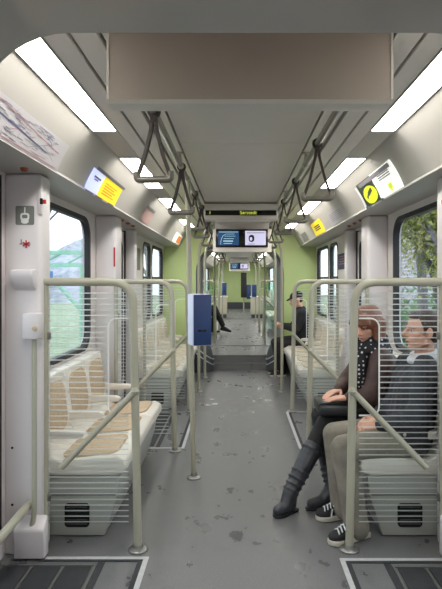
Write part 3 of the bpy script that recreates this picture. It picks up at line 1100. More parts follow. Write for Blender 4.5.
# yellow and pale blue poster, left
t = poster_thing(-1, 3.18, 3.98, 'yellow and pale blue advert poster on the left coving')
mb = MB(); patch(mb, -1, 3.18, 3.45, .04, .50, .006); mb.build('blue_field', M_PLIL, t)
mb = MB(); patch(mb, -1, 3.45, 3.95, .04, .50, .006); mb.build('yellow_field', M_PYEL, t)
mb = MB(); patch(mb, -1, 3.22, 3.98, .50, .57, .010); mb.build('top_bar', M_PGRY, t)
for a in (3.20, 3.42, 3.75):
    mb = MB(); patch(mb, -1, a, a + .16, .0, .035, .010); mb.build('lower_clip', M_PGRY, t)
mb = MB()
line(mb, -1, 3.25, .36, 3.40, .36, .012, .0075, 0)
line(mb, -1, 3.27, .31, 3.36, .31, .008, .0075, 0)
for k, v in enumerate((.38, .32, .26, .20, .14)):
    line(mb, -1, 3.52, v, 3.84 - .05 * (k % 2), v, .010, .0075, 1)
mb.build('lettering', [M_INKB, mat('poster_ochre', lin(236, 176, 40), .5)], t)

# white / lime poster, right
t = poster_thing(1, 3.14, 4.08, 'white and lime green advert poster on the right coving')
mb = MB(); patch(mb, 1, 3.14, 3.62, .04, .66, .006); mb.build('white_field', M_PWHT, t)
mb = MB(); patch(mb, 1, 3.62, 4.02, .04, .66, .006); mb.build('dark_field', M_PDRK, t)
mb = MB()
pts = []
c_y, c_v = 3.80, .27
rows = []
for i in range(17):
    q = 2 * PI * i / 16
    rows.append(cov(1, c_v + .22 * math.sin(q), c_y + .17 * math.cos(q), .0082))
ctr = cov(1, c_v, c_y, .0082)
mb.add([ctr] + rows, [(0, i, i + 1) for i in range(1, 17)])
mb.build('lime_leaf', M_PLIM, t)
mb = MB(); line(mb, 1, 3.72, .38, 3.84, .30, .03, .0095, 0); line(mb, 1, 3.84, .30, 3.90, .22, .02, .0095, 0); mb.build('leaf_mark', M_PDRK, t)
mb = MB(); patch(mb, 1, 4.02, 4.07, .0, .62, .010); mb.build('edge_clip', M_WHITE, t)
for a in (3.56, 3.98):
    mb = MB(); patch(mb, 1, a, a + .05, -.0, .06, .012); mb.build('lower_clip', M_INKB, t)
mb = MB()
for v in (.52, .47, .42):
    line(mb, 1, 3.24, v, 3.50, v, .008, .0078, 0)
line(mb, 1, 3.30, .20, 3.38, .20, .035, .0078, 1)
line(mb, 1, 3.32, .13, 3.36, .13, .03, .0078, 1)
line(mb, 1, 3.18, .59, 3.95, .59, .03, .0082, 0)
mb.build('lettering', [M_INKG, M_PLIM], t)

t = poster_thing(-1, 4.95, 5.45, 'faded dusty pink poster on the left coving over the further door')
mb = MB(); patch(mb, -1, 4.95, 5.40, .08, .52, .006); mb.build('paper', M_PPNK, t)
mb = MB(); patch(mb, -1, 4.95, 5.40, .52, .62, .009); mb.build('top_bar', M_GREY, t)
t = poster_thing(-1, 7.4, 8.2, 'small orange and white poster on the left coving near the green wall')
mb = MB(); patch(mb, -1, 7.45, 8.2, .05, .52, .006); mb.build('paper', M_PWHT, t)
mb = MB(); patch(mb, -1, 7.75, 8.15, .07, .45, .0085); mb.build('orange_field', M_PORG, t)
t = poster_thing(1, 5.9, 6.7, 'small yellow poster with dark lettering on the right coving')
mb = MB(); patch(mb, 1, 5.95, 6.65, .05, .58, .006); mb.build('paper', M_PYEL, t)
mb = MB()
for v in (.40, .32, .24): line(mb, 1, 6.1, v, 6.5, v, .014, .008, 0)
mb.build('lettering', M_PDRK, t)
t = poster_thing(1, 4.75, 5.5, 'faded white notice on the right coving over the further door')
mb = MB(); patch(mb, 1, 4.75, 5.5, .08, .52, .005); mb.build('paper', M_PMAP, t)
mb = MB()
for v in (.44, .38, .32, .26, .2): line(mb, 1, 4.85, v, 5.4, v, .006, .007, 0)
mb.build('lettering', M_INKG, t)
t = poster_thing(1, 7.3, 7.9, 'small dark grey poster on the right coving near the green wall')
mb = MB(); patch(mb, 1, 7.3, 7.8, .08, .5, .006); mb.build('paper', M_GREY, t)

# notices on the wall panels after the doors
t = thing('wall_notice', (-1.216, 6.2, 1.53), 'grey notice on the left wall panel after the further door', 'notice')
MB().box(-1.219, -1.214, 6.0, 6.42, 1.53, 1.79).build('board', M_GREY, t)
mb = MB()
for k in range(6): mb.box(-1.2138, -1.2132, 6.05, 6.36, 1.56 + k * .036, 1.57 + k * .036)
mb.build('lettering', M_PGRY, t)
t = thing('wall_notice', (1.216, 6.35, 1.55), 'navy notice on the right wall panel after the further door', 'notice')
MB().box(1.214, 1.219, 6.12, 6.58, 1.54, 1.73).build('board', M_NAVY, t)
mb = MB()
for k in range(4): mb.box(1.2132, 1.2138, 6.17, 6.5, 1.60 + k * .03, 1.61 + k * .03)
mb.build('lettering', M_INKR, t)
for k, y in enumerate((12.45, 15.55)):
    t = tag(MB().box(1.212, 1.219, y - .08, y + .14, 1.45, 1.75).build('wall_notice', M_NAVY), 'small navy notice on the right wall beyond the gangway, %s one' % ('nearer' if k == 0 else 'farther'), 'notice')
t = thing('door_sticker', (-1.045, 4.41, 1.5), 'narrow red strip on the left pillar by the further door', 'sticker')
MB().box(-1.066, -1.054, 4.412, 4.4195, 1.52, 1.68).build('strip', M_RED, t)

# far cabinets
M_CAB = mat('cabinet_beige', lin(206, 200, 176), 0.5, var=0.03)
for s in (-1, 1):
    t = thing('storage_cabinet', (s * .62, 16.95, Z2), 'low beige cabinet at the far end of the aisle on the %s' % SIDE[s], 'cabinet')
    MB().box(s * .38, s * .88, 16.82, 17.25, Z2 + .12, Z2 + .66).build('body', M_CAB, t, bevel=.01)
    MB().box(s * .36, s * .90, 16.80, 17.27, Z2 + .66, Z2 + .69).build('top', M_SHELL, t, bevel=.006)
    MB().box(s * .40, s * .86, 16.85, 17.2, Z2 + .001, Z2 + .12).build('plinth', M_BELLOW, t)
    MB().box(s * .41, s * .85, 16.812, 16.82, Z2 + .16, Z2 + .62).build('door_panel', M_CAB, t)
t = thing('ticket_machine', (.20, 20.2, Z2), 'tall narrow black machine standing far down the aisle', 'machine')
MB().box(.08, .30, 20.1, 20.35, Z2 + .55, 1.72).build('casing', M_RUBBER, t, bevel=.01)
MB().tube([(.19, 20.22, Z2 + .002), (.19, 20.22, 2.195)], .025, 10).build('pole_tube', M_RAIL, t)
MB().box(.30, .46, 20.12, 20.3, Z2 + .5, 1.26).build('blue_box', M_BLUE, t, bevel=.01)

# wet patches on the floor
M_WET = mat('wet_film', lin(92, 92, 95), 0.07, var=0.1, scale=12, bump=.9, bscale=45, spec=.8)
wp = random.Random(17)
for (x, y, rx, ry, lab) in ((-.21, 4.55, .035, .06, 'nearest of three small wet patches glinting in the aisle'), (-.23, 4.98, .04, .08, 'middle of three small wet patches glinting in the aisle'),
                            (-.20, 5.42, .035, .09, 'farthest of three small wet patches glinting in the aisle'), (-.27, 2.62, .018, .03, 'tiny wet patch on the floor near the bottom of the picture')):
    n = 20
    top = [(x + rx * math.cos(2 * PI * i / n) * (q_ := wp.uniform(.35, 1.15)), y + ry * math.sin(2 * PI * i / n) * q_) for i in range(n)]
    o = MB().prism(top, 'z', .0004, .0014).build('water_puddle', M_WET)
    tag(o, lab, 'puddle')

# ------------------------------------------------------------------ people
M_SKIN = mat('skin', lin(214, 164, 142), 0.5, var=0.06, scale=25)
M_HAIRW = mat('hair_auburn_brown', lin(120, 76, 58), 0.45, var=0.25, scale=60, bump=.4, bscale=120)
M_HAIRM = mat('hair_dark_brown', lin(62, 50, 44), 0.55, var=0.25, scale=80, bump=.4, bscale=160)
M_JACKM = mat('jacket_charcoal', lin(50, 52, 60), 0.8, var=0.25, scale=14, bump=.8, bscale=16)
M_JEANS = mat('jeans_grey_olive', lin(134, 128, 117), 0.9, var=0.22, scale=11, bump=.9, bscale=20)
M_JACKW = mat('jacket_dark_brown', lin(72, 52, 48), 0.6, var=0.25, scale=14, bump=.8, bscale=18)
M_LEGG = mat('leggings_black', lin(30, 30, 32), 0.8, var=0.2, scale=20)
M_BOOT = mat('boot_leather_dark', lin(58, 60, 67), 0.34, var=0.3, scale=18, bump=.9, bscale=22)
M_SHOE = mat('sneaker_black', lin(34, 35, 38), 0.7, var=0.2, scale=30)
M_SOLE = mat('sneaker_sole', lin(206, 200, 188), 0.6, var=0.05)
M_LACE = mat('lace_white', lin(226, 228, 230), 0.7)
M_BAG = mat('bag_black', lin(36, 38, 44), 0.35, var=0.15, scale=14)
M_EYE = mat('eye_white', lin(186, 172, 162), 0.3)
M_IRIS = mat('iris_dark', lin(48, 38, 32), 0.3)
M_BLK = mat('cloth_black', lin(30, 31, 36), 0.85, var=0.2, scale=20)
M_LIP = mat('lip', lin(176, 110, 102), 0.5)
M_COLLAR = mat('shirt_collar_pale', lin(206, 208, 214), 0.7, var=.05)


def scarf_mat():
    m = bpy.data.materials.new('scarf_black_white_dots')
    m.use_nodes = True
    nt = m.node_tree
    b = nt.nodes['Principled BSDF']
    b.inputs['Roughness'].default_value = .85
    tc = nt.nodes.new('ShaderNodeTexCoord')
    vo = nt.nodes.new('ShaderNodeTexVoronoi')
    vo.inputs['Scale'].default_value = 38
    vo.inputs['Randomness'].default_value = .35
    nt.links.new(tc.outputs['Object'], vo.inputs['Vector'])
    rp = nt.nodes.new('ShaderNodeValToRGB')
    rp.color_ramp.interpolation = 'CONSTANT'
    rp.color_ramp.elements[0].color = lin(206, 204, 210)
    rp.color_ramp.elements[1].position = .27
    rp.color_ramp.elements[1].color = lin(26, 26, 30)
    nt.links.new(vo.outputs['Distance'], rp.inputs['Fac'])
    nt.links.new(rp.outputs['Color'], b.inputs['Base Color'])
    return m


M_SCARF = scarf_mat()


def sph(mb, c, R, n=14, k=9, frame=None):
    """closed ellipsoid; frame = (X,Y,Z axes)"""
    c = Vector(c)
    X, Y, Z = frame or (Vector((1, 0, 0)), Vector((0, 1, 0)), Vector((0, 0, 1)))
    rx, ry, rz = R if isinstance(R, (list, tuple)) else (R, R, R)
    vs = [c - Z * rz]
    for i in range(1, k):
        p = -PI / 2 + PI * i / k
        for j in range(n):
            q = 2 * PI * j / n
            vs.append(c + X * (rx * math.cos(p) * math.cos(q)) + Y * (ry * math.cos(p) * math.sin(q)) + Z * (rz * math.sin(p)))
    vs.append(c + Z * rz)
    fs = [(0, 1 + (j + 1) % n, 1 + j) for j in range(n)]
    for i in range(k - 2):
        for j in range(n):
            a, b = 1 + i * n + j, 1 + i * n + (j + 1) % n
            fs.append((a, b, b + n, a + n))
    top = len(vs) - 1
    o = 1 + (k - 2) * n
    fs += [(o + j, o + (j + 1) % n, top) for j in range(n)]
    mb.add(vs, fs)


def cap(mb, a, ra, b, rb, n=12):
    a, b = Vector(a), Vector(b)
    d = (b - a)
    L_ = d.length
    if L_ < 1e-6:
        return sph(mb, a, max(ra, rb))
    T = d / L_
    pts, rs = [], []
    for i in range(1, 5):
        q = PI / 2 * (i / 4)
        pts.append(a - T * (ra * math.cos(q))); rs.append(max(ra * math.sin(q), ra * .02))
    pts[0] = a - T * (ra * math.cos(PI / 8)); 
    for i in range(1, 5):
        q = PI / 2 * (1 - i / 4)
        pts.append(b + T * (rb * math.sin(PI / 2 - q)) if i < 4 else b + T * (rb * .98)); rs.append(max(rb * math.sin(q), rb * .15))
    pts.insert(4, b); rs.insert(4, rb)
    mb.tube(pts, rs, n)


def chain(mb, pts, rs, n=12):
    for i in range(len(pts) - 1):
        cap(mb, pts[i], rs[i], pts[i + 1], rs[i + 1], n)


def blob(mb, name, material, parent, voxel=.01, smooth=5, origin=None):
    me = bpy.data.meshes.new('tmp')
    me.from_pydata([tuple(p) for p in mb.v], [], mb.f)
    ob = bpy.data.objects.new('tmp', me)
    COL.objects.link(ob)
    r = ob.modifiers.new('r', 'REMESH'); r.mode = 'VOXEL'; r.voxel_size = voxel
    if smooth:
        sm = ob.modifiers.new('s', 'SMOOTH'); sm.factor = .5; sm.iterations = smooth
    dg = bpy.context.evaluated_depsgraph_get()
    out = bpy.data.meshes.new_from_object(ob.evaluated_get(dg))
    bpy.data.objects.remove(ob)
    bpy.data.meshes.remove(me)
    xs = [v.co.x for v in out.vertices]; ys = [v.co.y for v in out.vertices]; zs = [v.co.z for v in out.vertices]
    og = Vector(((min(xs) + max(xs)) / 2, (min(ys) + max(ys)) / 2, min(zs)))
    out.transform(Matrix.Translation(-og))
    out.materials.clear(); out.materials.append(material)
    out.shade_smooth()
    out.name = name
    return link(name, out, og, parent)


def frame_of(F, up=(0, 0, 1)):
    F = Vector(F).normalized()
    U = Vector(up)
    U = (U - F * U.dot(F)).normalized()
    R = F.cross(U)          # the person's right
    return F, U, R


def head_prims(mb, c, F, U, R, k=1.0):
    c = Vector(c)
    P = lambda f, u, r: c + F * (f * k) + U * (u * k) + R * (r * k)
    fr = (R, F, U)
    sph(mb, P(-.012, .028, 0), (.074 * k, .096 * k, .088 * k), 18, 12, fr)      # skull
    sph(mb, P(.022, -.035, 0), (.060 * k, .068 * k, .072 * k), 16, 10, fr)      # face
    sph(mb, P(.060, -.092, 0), (.026 * k, .024 * k, .020 * k), 12, 8, fr)       # chin
    for s in (-1, 1):
        sph(mb, P(.048, -.020, .036 * s), (.026 * k, .028 * k, .026 * k), 10, 8, fr)      # cheek
        cap(mb, P(-.005, -.06, .050 * s), .018 * k, P(.05, -.088, .022 * s), .016 * k)     # jaw line
        sph(mb, P(.072, .022, .030 * s), (.026 * k, .014 * k, .009 * k), 10, 6, fr)        # brow
        sph(mb, P(-.012, -.006, .077 * s), (.010 * k, .019 * k, .031 * k), 10, 8, fr)      # ear
        cap(mb, P(.10, -.026, .010 * s), .008 * k, P(.092, -.028, .012 * s), .008 * k)     # nostril wing
    cap(mb, P(.084, .014, 0), .009 * k, P(.112, -.022, 0), .0125 * k)                      # nose
    sph(mb, P(.084, -.053, 0), (.023 * k, .011 * k, .006 * k), 10, 6, fr)                  # lips
    sph(mb, P(.081, -.065, 0), (.020 * k, .011 * k, .007 * k), 10, 6, fr)


def face_parts(t, c, F, U, R, k=1.0, brow=None):
    c = Vector(c)
    P = lambda f, u, r: c + F * (f * k) + U * (u * k) + R * (r * k)
    for s in (-1, 1):
        mb = MB(); sph(mb, P(.0665, .004, .030 * s), .0115 * k, 12, 8)
        e = mb.build('eye', M_EYE, t)
        mb = MB(); sph(mb, P(.0745, .003, .031 * s), .0058 * k, 10, 6)
        mb.build('iris', M_IRIS, e)
        mb = MB(); cap(mb, P(.087, .024, .014 * s), .0036 * k, P(.077, .026, .046 * s), .003 * k, 6)
        mb.build('eyebrow', brow or M_HAIRM, t)
    mb = MB(); sph(mb, P(.088, -.059, 0), (.019 * k, .0085 * k, .0075 * k), 12, 6, (R, F, U))
    mb.build('mouth', M_LIP, t)


def hand_prims(mb, w, D, Nn, side, curl, k=1.0, spread=.0, thumb=.6):
    """w wrist, D direction to the knuckles, Nn back-of-hand normal, side = thumb direction sign along S"""
    w, D = Vector(w), Vector(D).normalized()
    Nn = Vector(Nn); Nn = (Nn - D * Nn.dot(D)).normalized()
    S = D.cross(Nn) * side        # towards the thumb
    for i, off in enumerate((.027, .009, -.009, -.026)):
        kn = w + D * ((.086 - .006 * abs(i - 1)) * k) + S * (off * k)
        cap(mb, w + D * .012 * k + S * off * .55 * k, .0145 * k, kn, .0098 * k, 8)
        L_ = (.042, .047, .043, .033)[i] * k
        d = D.copy()
        p = kn
        ax = S
        for j, cf in enumerate((.9, 1.1, .8)):
            d = (d * math.cos(curl * cf) - Nn * math.sin(curl * cf)).normalized()
            nx = p + d * (L_ * (1, .62, .5)[j]) + S * (spread * (1.5 - i) * .003)
            cap(mb, p, (.0084, .0076, .0070)[j] * k, nx, (.0076, .0070, .0062)[j] * k, 8)
            Nd = D.cross(S) * side
            p = nx
    b = w + D * .022 * k + S * .026 * k
    m1 = b + (D * .6 + S * .7 - Nn * .25).normalized() * .034 * k
    e1 = m1 + (D * .9 + S * (.7 - thumb) - Nn * .4).normalized() * .030 * k
    cap(mb, w + D * .01 * k + S * .012 * k, .015 * k, b, .0135 * k, 8)
    cap(mb, b, .013 * k, m1, .0105 * k, 8)
    cap(mb, m1, .0105 * k, e1, .0085 * k, 8)


def person(name, base, label, pose, cfg):
    """builds body (one skin mesh) + clothes; pose holds joint positions"""
    t = thing(name, base, label, 'person')
    J = {k: Vector(v) for k, v in pose.items() if k not in ('F', 'up')}
    F, U, R = frame_of(pose['F'], pose.get('up', (0, 0, 1)))
    k = cfg.get('k', 1.0)
    vox = cfg.get('vox', .007)
    b = MB()
    head_prims(b, J['head'], F, U, R, k)
    chain(b, [J['head'] - U * .05 - F * .02, J['neck'], J['chest'], J['pelvis']], [.05, .055, .115, .125])
    for sd in 'LR':
        chain(b, [J['neck'] - Vector((0, 0, .04)), J['sh' + sd], J['el' + sd], J['wr' + sd]], [.05, .05, .038, .026])
        chain(b, [J['pelvis'], J['hip' + sd], J['kn' + sd], J['an' + sd]], [.10, .075, .052, .036])
        cap(b, J['an' + sd], .03, J['an' + sd].lerp(J['toe' + sd], .35), .014)
    for h in cfg.get('hands', []):
        hand_prims(b, *h)
    blob(b, 'body', M_SKIN, t, vox, 3)
    face_parts(t, J['head'], F, U, R, k, cfg.get('hair_m'))
    # jacket
    j = MB()
    g = cfg.get('bulk', 1.0)
    ch, pe, ne = J['chest'], J['pelvis'], J['neck']
    mid = (ch + pe) / 2
    for sd in 'LR':
        sh, el, wr = J['sh' + sd], J['el' + sd], J['wr' + sd]
        sdv = (sh - ne); sdv.z = 0
        sdv = sdv.normalized()
        chain(j, [ne - Vector((0, 0, .03)) , sh], [.062 * g, .072 * g])
        chain(j, [sh, el], [.073 * g, .058 * g])
        wr2 = el.lerp(wr, .93)
        chain(j, [el, wr2], [.058 * g, .042 * g])
        chain(j, [ch + sdv * .075, mid + sdv * .07, pe + sdv * .075], [.118 * g, .115 * g, .125 * g])
        # creases at the elbow
        mdp = sh.lerp(el, .8)
        cap(j, mdp, .064 * g, el.lerp(wr, .1), .06 * g)
    chain(j, [ne - Vector((0, 0, .035)), ch, mid, pe], [.07 * g, .130 * g, .132 * g, .135 * g])
    blob(j, 'jacket', cfg['jacket'], t, .011, 5)
    # collar
    cl = MB()
    n = 18
    ring1 = [ne + Vector((math.cos(2 * PI * i / n) * .074, math.sin(2 * PI * i / n) * .078, -.02 + .012 * math.cos(2 * PI * i / n))) for i in range(n)]
    cl.tube(ring1, .022, 8, closed=True)
    cl.tube([p + Vector((0, 0, .03)) - (p - ne) * .12 for p in ring1], .014, 8, closed=True)
    blob(cl, 'collar', cfg.get('collar', cfg['jacket']), t, .008, 3)
    # trousers
    tr = MB()
    lg = cfg.get('leg', 1.0)
    chain(tr, [pe + Vector((0, 0, .02)), pe - Vector((0, 0, .01))], [.125, .13])
    for sd in 'LR':
        hp, kn, an = J['hip' + sd], J['kn' + sd], J['an' + sd]
        an2 = kn.lerp(an, cfg.get('hem', .93))
        chain(tr, [pe, hp], [.12, .098 * (lg * .5 + .5)])
        chain(tr, [hp, hp.lerp(kn, .55), kn], [.098 * (lg * .5 + .5), .086 * lg, .070 * lg])
        chain(tr, [kn, kn.lerp(an2, .4), an2], [.070 * lg, .066 * lg, cfg.get('hemr', .058)])
    blob(tr, 'trousers', cfg['trousers'], t, .010, 4)
    return t, J, (F, U, R)


def sneaker(t, heel, toe, lace=True):
    heel, toe = Vector(heel), Vector(toe)
    D = (toe - heel); L_ = D.length; D.normalize()
    Sd = Vector((-D.y, D.x, 0))
    out = []
    prof = [(0, .022), (.02, .032), (.25, .036), (.5, .040), (.72, .047), (.88, .042), (.97, .024), (1, .006)]
    o2 = [(u * L_, w) for u, w in prof] + [(u * L_, -w) for u, w in reversed(prof)]
    s = MB().fprism(o2, heel + Vector((0, 0, .003)), D, Sd, (0, 0, 1), .026).build('sole', M_SOLE, t, bevel=.004)
    u = MB()
    sph(u, heel + D * .055 + Vector((0, 0, .058)), (.052, .034, .05), 14, 9, (D, Sd, Vector((0, 0, 1))))
    sph(u, heel + D * (L_ * .5) + Vector((0, 0, .048)), (.08, .037, .040), 14, 9, (D, Sd, Vector((0, 0, 1))))
    sph(u, heel + D * (L_ * .76) + Vector((0, 0, .038)), (.062, .042, .030), 14, 9, (D, Sd, Vector((0, 0, 1))))
    cap(u, heel + D * .06 + Vector((0, 0, .05)), .036, heel + D * .065 + Vector((0, 0, .10)), .038)
    up = blob(u, 'upper', M_SHOE, t, .006, 3)
    if lace:
        for i in range(5):
            a = .46 + .075 * i
            zz = .104 - .028 * (i / 4)
            c = heel + D * (L_ * a) + Vector((0, 0, zz))
            mb = MB().tube([c - Sd * .03 - Vector((0, 0, .014)), c + D * .006 + Vector((0, 0, .003)), c + Sd * .03 - Vector((0, 0, .014)) + D * .014], .0042, 6)
            mb.build('lace', M_LACE, up)
            for sg_ in (-1, 1):
                if i in (1, 3):
                    a2 = heel + D * (L_ * (a - .06)) + Sd * (.036 * sg_) + Vector((0, 0, .04))
                    mb = MB().tube([a2 + Vector((0, 0, .03)) - Sd * (.006 * sg_), a2 + D * .012 - Vector((0, 0, .008)) + Sd * (.003 * sg_)], .005, 6)
                    mb.build('side_stripe', M_LACE, up)
    return up


def boot(t, an, knee, heel, toe, top=.62):
    an, knee, heel, toe = Vector(an), Vector(knee), Vector(heel), Vector(toe)
    D = (toe - heel); L_ = D.length; D.normalize()
    b = MB()
    tp = an.lerp(knee, top)
    chain(b, [an, an.lerp(tp, .5), tp], [.045, .056, .064])
    cap(b, an, .046, heel + D * .045 + Vector((0, 0, .045)), .036)
    cap(b, heel + D * .05 + Vector((0, 0, .045)), .038, heel + D * (L_ * .55) + Vector((0, 0, .044)), .040)
    cap(b, heel + D * (L_ * .55) + Vector((0, 0, .042)), .040, heel + D * (L_ * .84) + Vector((0, 0, .036)), .032)
    cap(b, an, .047, heel + D * (L_ * .5) + Vector((0, 0, .05)), .038)
    d2 = (tp - an).normalized()
    for q, rr in ((.05, .056), (.17, .058), (.30, .064), (.45, .065), (.97, .074)):
        sph(b, an.lerp(tp, q), (rr, rr, .013 if q < .9 else .024), 14, 6, (d2.orthogonal().normalized(), d2.cross(d2.orthogonal()).normalized(), d2))
    o = blob(b, 'boot', M_BOOT, t, .006, 2)
    Sd = Vector((-D.y, D.x, 0))
    prof = [(0, .026), (.1, .034), (.4, .034), (.7, .043), (.9, .034), (1, .012)]
    o2 = [(u * L_, w) for u, w in prof] + [(u * L_, -w) for u, w in reversed(prof)]
    MB().fprism(o2, heel + Vector((0, 0, .002)), D, Sd, (0, 0, 1), .014).build('sole', M_RUBBER, o, bevel=.003)
    return o


# --- the man nearest the screen on the right
pose = dict(
    head=(1.02, 3.02, 1.115), neck=(1.035, 3.04, .975), chest=(1.005, 3.05, .80), pelvis=(.955, 3.06, .525),
    shL=(1.0, 2.885, .90), shR=(1.0, 3.215, .90), elL=(.94, 2.865, .655), elR=(.93, 3.245, .66),
    wrL=(.755, 2.945, .60), wrR=(.755, 3.065, .605),
    hipL=(.93, 2.98, .50), hipR=(.93, 3.14, .50), knL=(.555, 2.935, .475), knR=(.555, 3.20, .475),
    anL=(.61, 2.885, .10), anR=(.585, 3.135, .10), toeL=(.47, 2.82, .04), toeR=(.46, 3.10, .04),
    F=(-1.0, -.06, .02))
hands = [((.755, 2.945, .60), (-1, .42, -.12), (-.1, -.75, .6), 1, .75), ((.755, 3.065, .605), (-1, -.42, -.12), (-.1, .75, .6), -1, .75)]
pm, J, (F, U, R) = person('person', (.93, 3.05, 0), 'man in a dark jacket and grey jeans seated nearest the right glass screen', pose,
                          dict(vox=.0042, hands=hands, jacket=M_JACKM, trousers=M_JEANS, leg=1.06, hem=1.10, hemr=.070, hair_m=M_HAIRM, collar=M_COLLAR))
h = MB()
c = J['head']
P = lambda f, u, r: c + F * f + U * u + R * r
sph(h, P(-.026, .042, 0), (.081, .094, .084), 20, 12, (R, F, U))
sph(h, P(-.060, -.01, 0), (.070, .055, .065), 16, 10, (R, F, U))
sph(h, P(.030, .088, 0), (.055, .050, .030), 14, 8, (R, F, U))
for s in (-1, 1):
    cap(h, P(.006, .04, .066 * s), .014, P(.012, -.002, .071 * s), .008)
blob(h, 'hair', M_HAIRM, pm, .006, 2)
sneaker(pm, (.685, 2.915, 0), (.450, 2.805, 0))
sneaker(pm, (.665, 3.155, 0), (.425, 3.10, 0))
# front zip and pocket seam of the jacket
mb = MB().tube([(.885, 2.99, .55), (.875, 2.97, .68), (.895, 2.965, .80), (.945, 2.985, .90)], .004, 6)
mb.build('zip', M_BLK, pm)

# --- the woman beside him
pose = dict(
    head=(.800, 3.42, 1.115), neck=(.86, 3.47, .985), chest=(.90, 3.50, .82), pelvis=(.95, 3.52, .525),
    shL=(.875, 3.345, .905), shR=(.865, 3.64, .905), elL=(.80, 3.29, .68), elR=(.72, 3.66, .70),
    wrL=(.665, 3.30, .675), wrR=(.64, 3.50, .680),
    hipL=(.91, 3.44, .50), hipR=(.91, 3.60, .50), knL=(.53, 3.40, .49), knR=(.52, 3.55, .50),
    anL=(.285, 3.215, .11), anR=(.56, 3.30, .11), toeL=(.21, 3.16, .04), toeR=(.42, 3.24, .04),
    F=(-.72, -.66, -.32))
hands = [((.665, 3.30, .675), (-1, .25, -.10), (-.1, -.1, 1), 1, .2), ((.64, 3.50, .680), (-.8, -.65, -.10), (-.1, 0, 1), -1, .2)]
pw, J, (F, U, R) = person('person', (.9, 3.5, 0), 'woman with auburn bob and polka-dot scarf seated beside the man on the right', pose,
                          dict(vox=.0045, hands=hands, jacket=M_JACKW, trousers=M_LEGG, leg=.86, hem=.6, hemr=.055, hair_m=M_HAIRW, k=.96, bulk=1.06))
h = MB()
c = J['head']
P = lambda f, u, r: c + F * f + U * u + R * r
sph(h, P(-.022, .036, 0), (.094, .108, .096), 22, 14, (R, F, U))
sph(h, P(-.050, -.035, 0), (.092, .075, .085), 18, 12, (R, F, U))
for s in (-1, 1):
    cap(h, P(.006, .03, .080 * s), .026, P(.022, -.075, .078 * s), .026)
    cap(h, P(-.045, .0, .075 * s), .04, P(-.03, -.085, .068 * s), .034)
# fringe
for i in range(7):
    r_ = (i - 3) * .020
    cap(h, P(.055, .082, r_ * .7), .020, P(.088 - .25 * abs(r_), .036, r_ * 1.15), .012)
blob(h, 'hair', M_HAIRW, pw, .006, 2)
sc = MB()
ne = J['neck']
n = 16
for dz, rr, tr_ in ((.0, .085, .034), (.045, .078, .03), (-.035, .10, .034)):
    ring = [ne + Vector((math.cos(2 * PI * i / n) * rr - .014, math.sin(2 * PI * i / n) * rr - .008, dz + .01 * math.sin(4 * PI * i / n))) for i in range(n)]
    sc.tube(ring, tr_, 10, closed=True)
chain(sc, [ne + Vector((-.085, -.06, -.03)), Vector((.745, 3.375, .86)), Vector((.735, 3.375, .72))], [.04, .05, .042])
chain(sc, [ne + Vector((-.09, -.02, -.04)), Vector((.735, 3.42, .84)), Vector((.725, 3.43, .74))], [.04, .05, .042])
blob(sc, 'scarf', M_SCARF, pw, .009, 3)
boot(pw, (.285, 3.215, .115), (.53, 3.40, .49), (.325, 3.245, 0), (.185, 3.130, 0), .62)
boot(pw, (.56, 3.30, .115), (.52, 3.55, .50), (.615, 3.315, 0), (.385, 3.235, 0), .55)

# handbag on her lap
t = thing('handbag', (.60, 3.40, .555), 'black leather handbag resting on the lap of the woman', 'bag')
MB().box(.47, .69, 3.27, 3.51, .557, .632).build('bag_body', M_BAG, t, bevel=.03, seg=4)
MB().prism([(.468, .60), (.475, .638), (.52, .645), (.66, .645), (.66, .637), (.52, .636), (.482, .63), (.474, .60)], 'y', 3.29, 3.49).build('flap', M_BAG, t, bevel=.002)
MB().tube(bend([(.53, 3.30, .60), (.49, 3.36, .585), (.49, 3.44, .585), (.53, 3.50, .60)], .05), .006, 8).build('bag_strap', M_BAG, t)

# --- person with a cap further back on the right
pose = dict(
    head=(.835, 7.87, 1.115), neck=(.89, 7.89, .995), chest=(.94, 7.90, .82), pelvis=(.93, 7.90, .525),
    shL=(.91, 7.72, .92), shR=(.91, 8.08, .92), elL=(.82, 7.70, .70), elR=(.82, 8.10, .70),
    wrL=(.63, 7.81, .735), wrR=(.63, 7.97, .735),
    hipL=(.90, 7.82, .50), hipR=(.90, 7.98, .50), knL=(.53, 7.77, .48), knR=(.53, 7.96, .48),
    anL=(.60, 7.77, .10), anR=(.60, 7.98, .10), toeL=(.46, 7.75, .04), toeR=(.46, 7.98, .04),
    F=(-1.0, -.1, -.3))
hands = [((.63, 7.81, .735), (-1, .5, 0), (-.1, -.7, -.5), 1, .6), ((.63, 7.97, .735), (-1, -.5, 0), (-.1, .7, -.5), -1, .6)]
pc, J, (F, U, R) = person('person', (.9, 7.90, 0), 'person in black jacket and black cap looking down, seated by the gangway', pose,
                          dict(hands=hands, jacket=M_BLK, trousers=M_LEGG, vox=.012, hair_m=M_HAIRM))
h = MB(); c = J['head']
P = lambda f, u, r: c + F * f + U * u + R * r
sph(h, P(-.018, .062, 0), (.084, .104, .070), 16, 10, (R, F, U))
cap(h, P(.06, .052, -.03), .014, P(.135, .036, -.02), .010); cap(h, P(.06, .052, .03), .014, P(.135, .036, .02), .010)
blob(h, 'cap', M_BLK, pc, .008, 3)
h = MB(); sph(h, P(-.05, -.005, 0), (.074, .052, .05), 14, 8, (R, F, U)); blob(h, 'hair', M_HAIRM, pc, .008, 2)
sneaker(pc, (.68, 7.77, 0), (.43, 7.75, 0), False)
sneaker(pc, (.68, 7.98, 0), (.43, 7.98, 0), False)

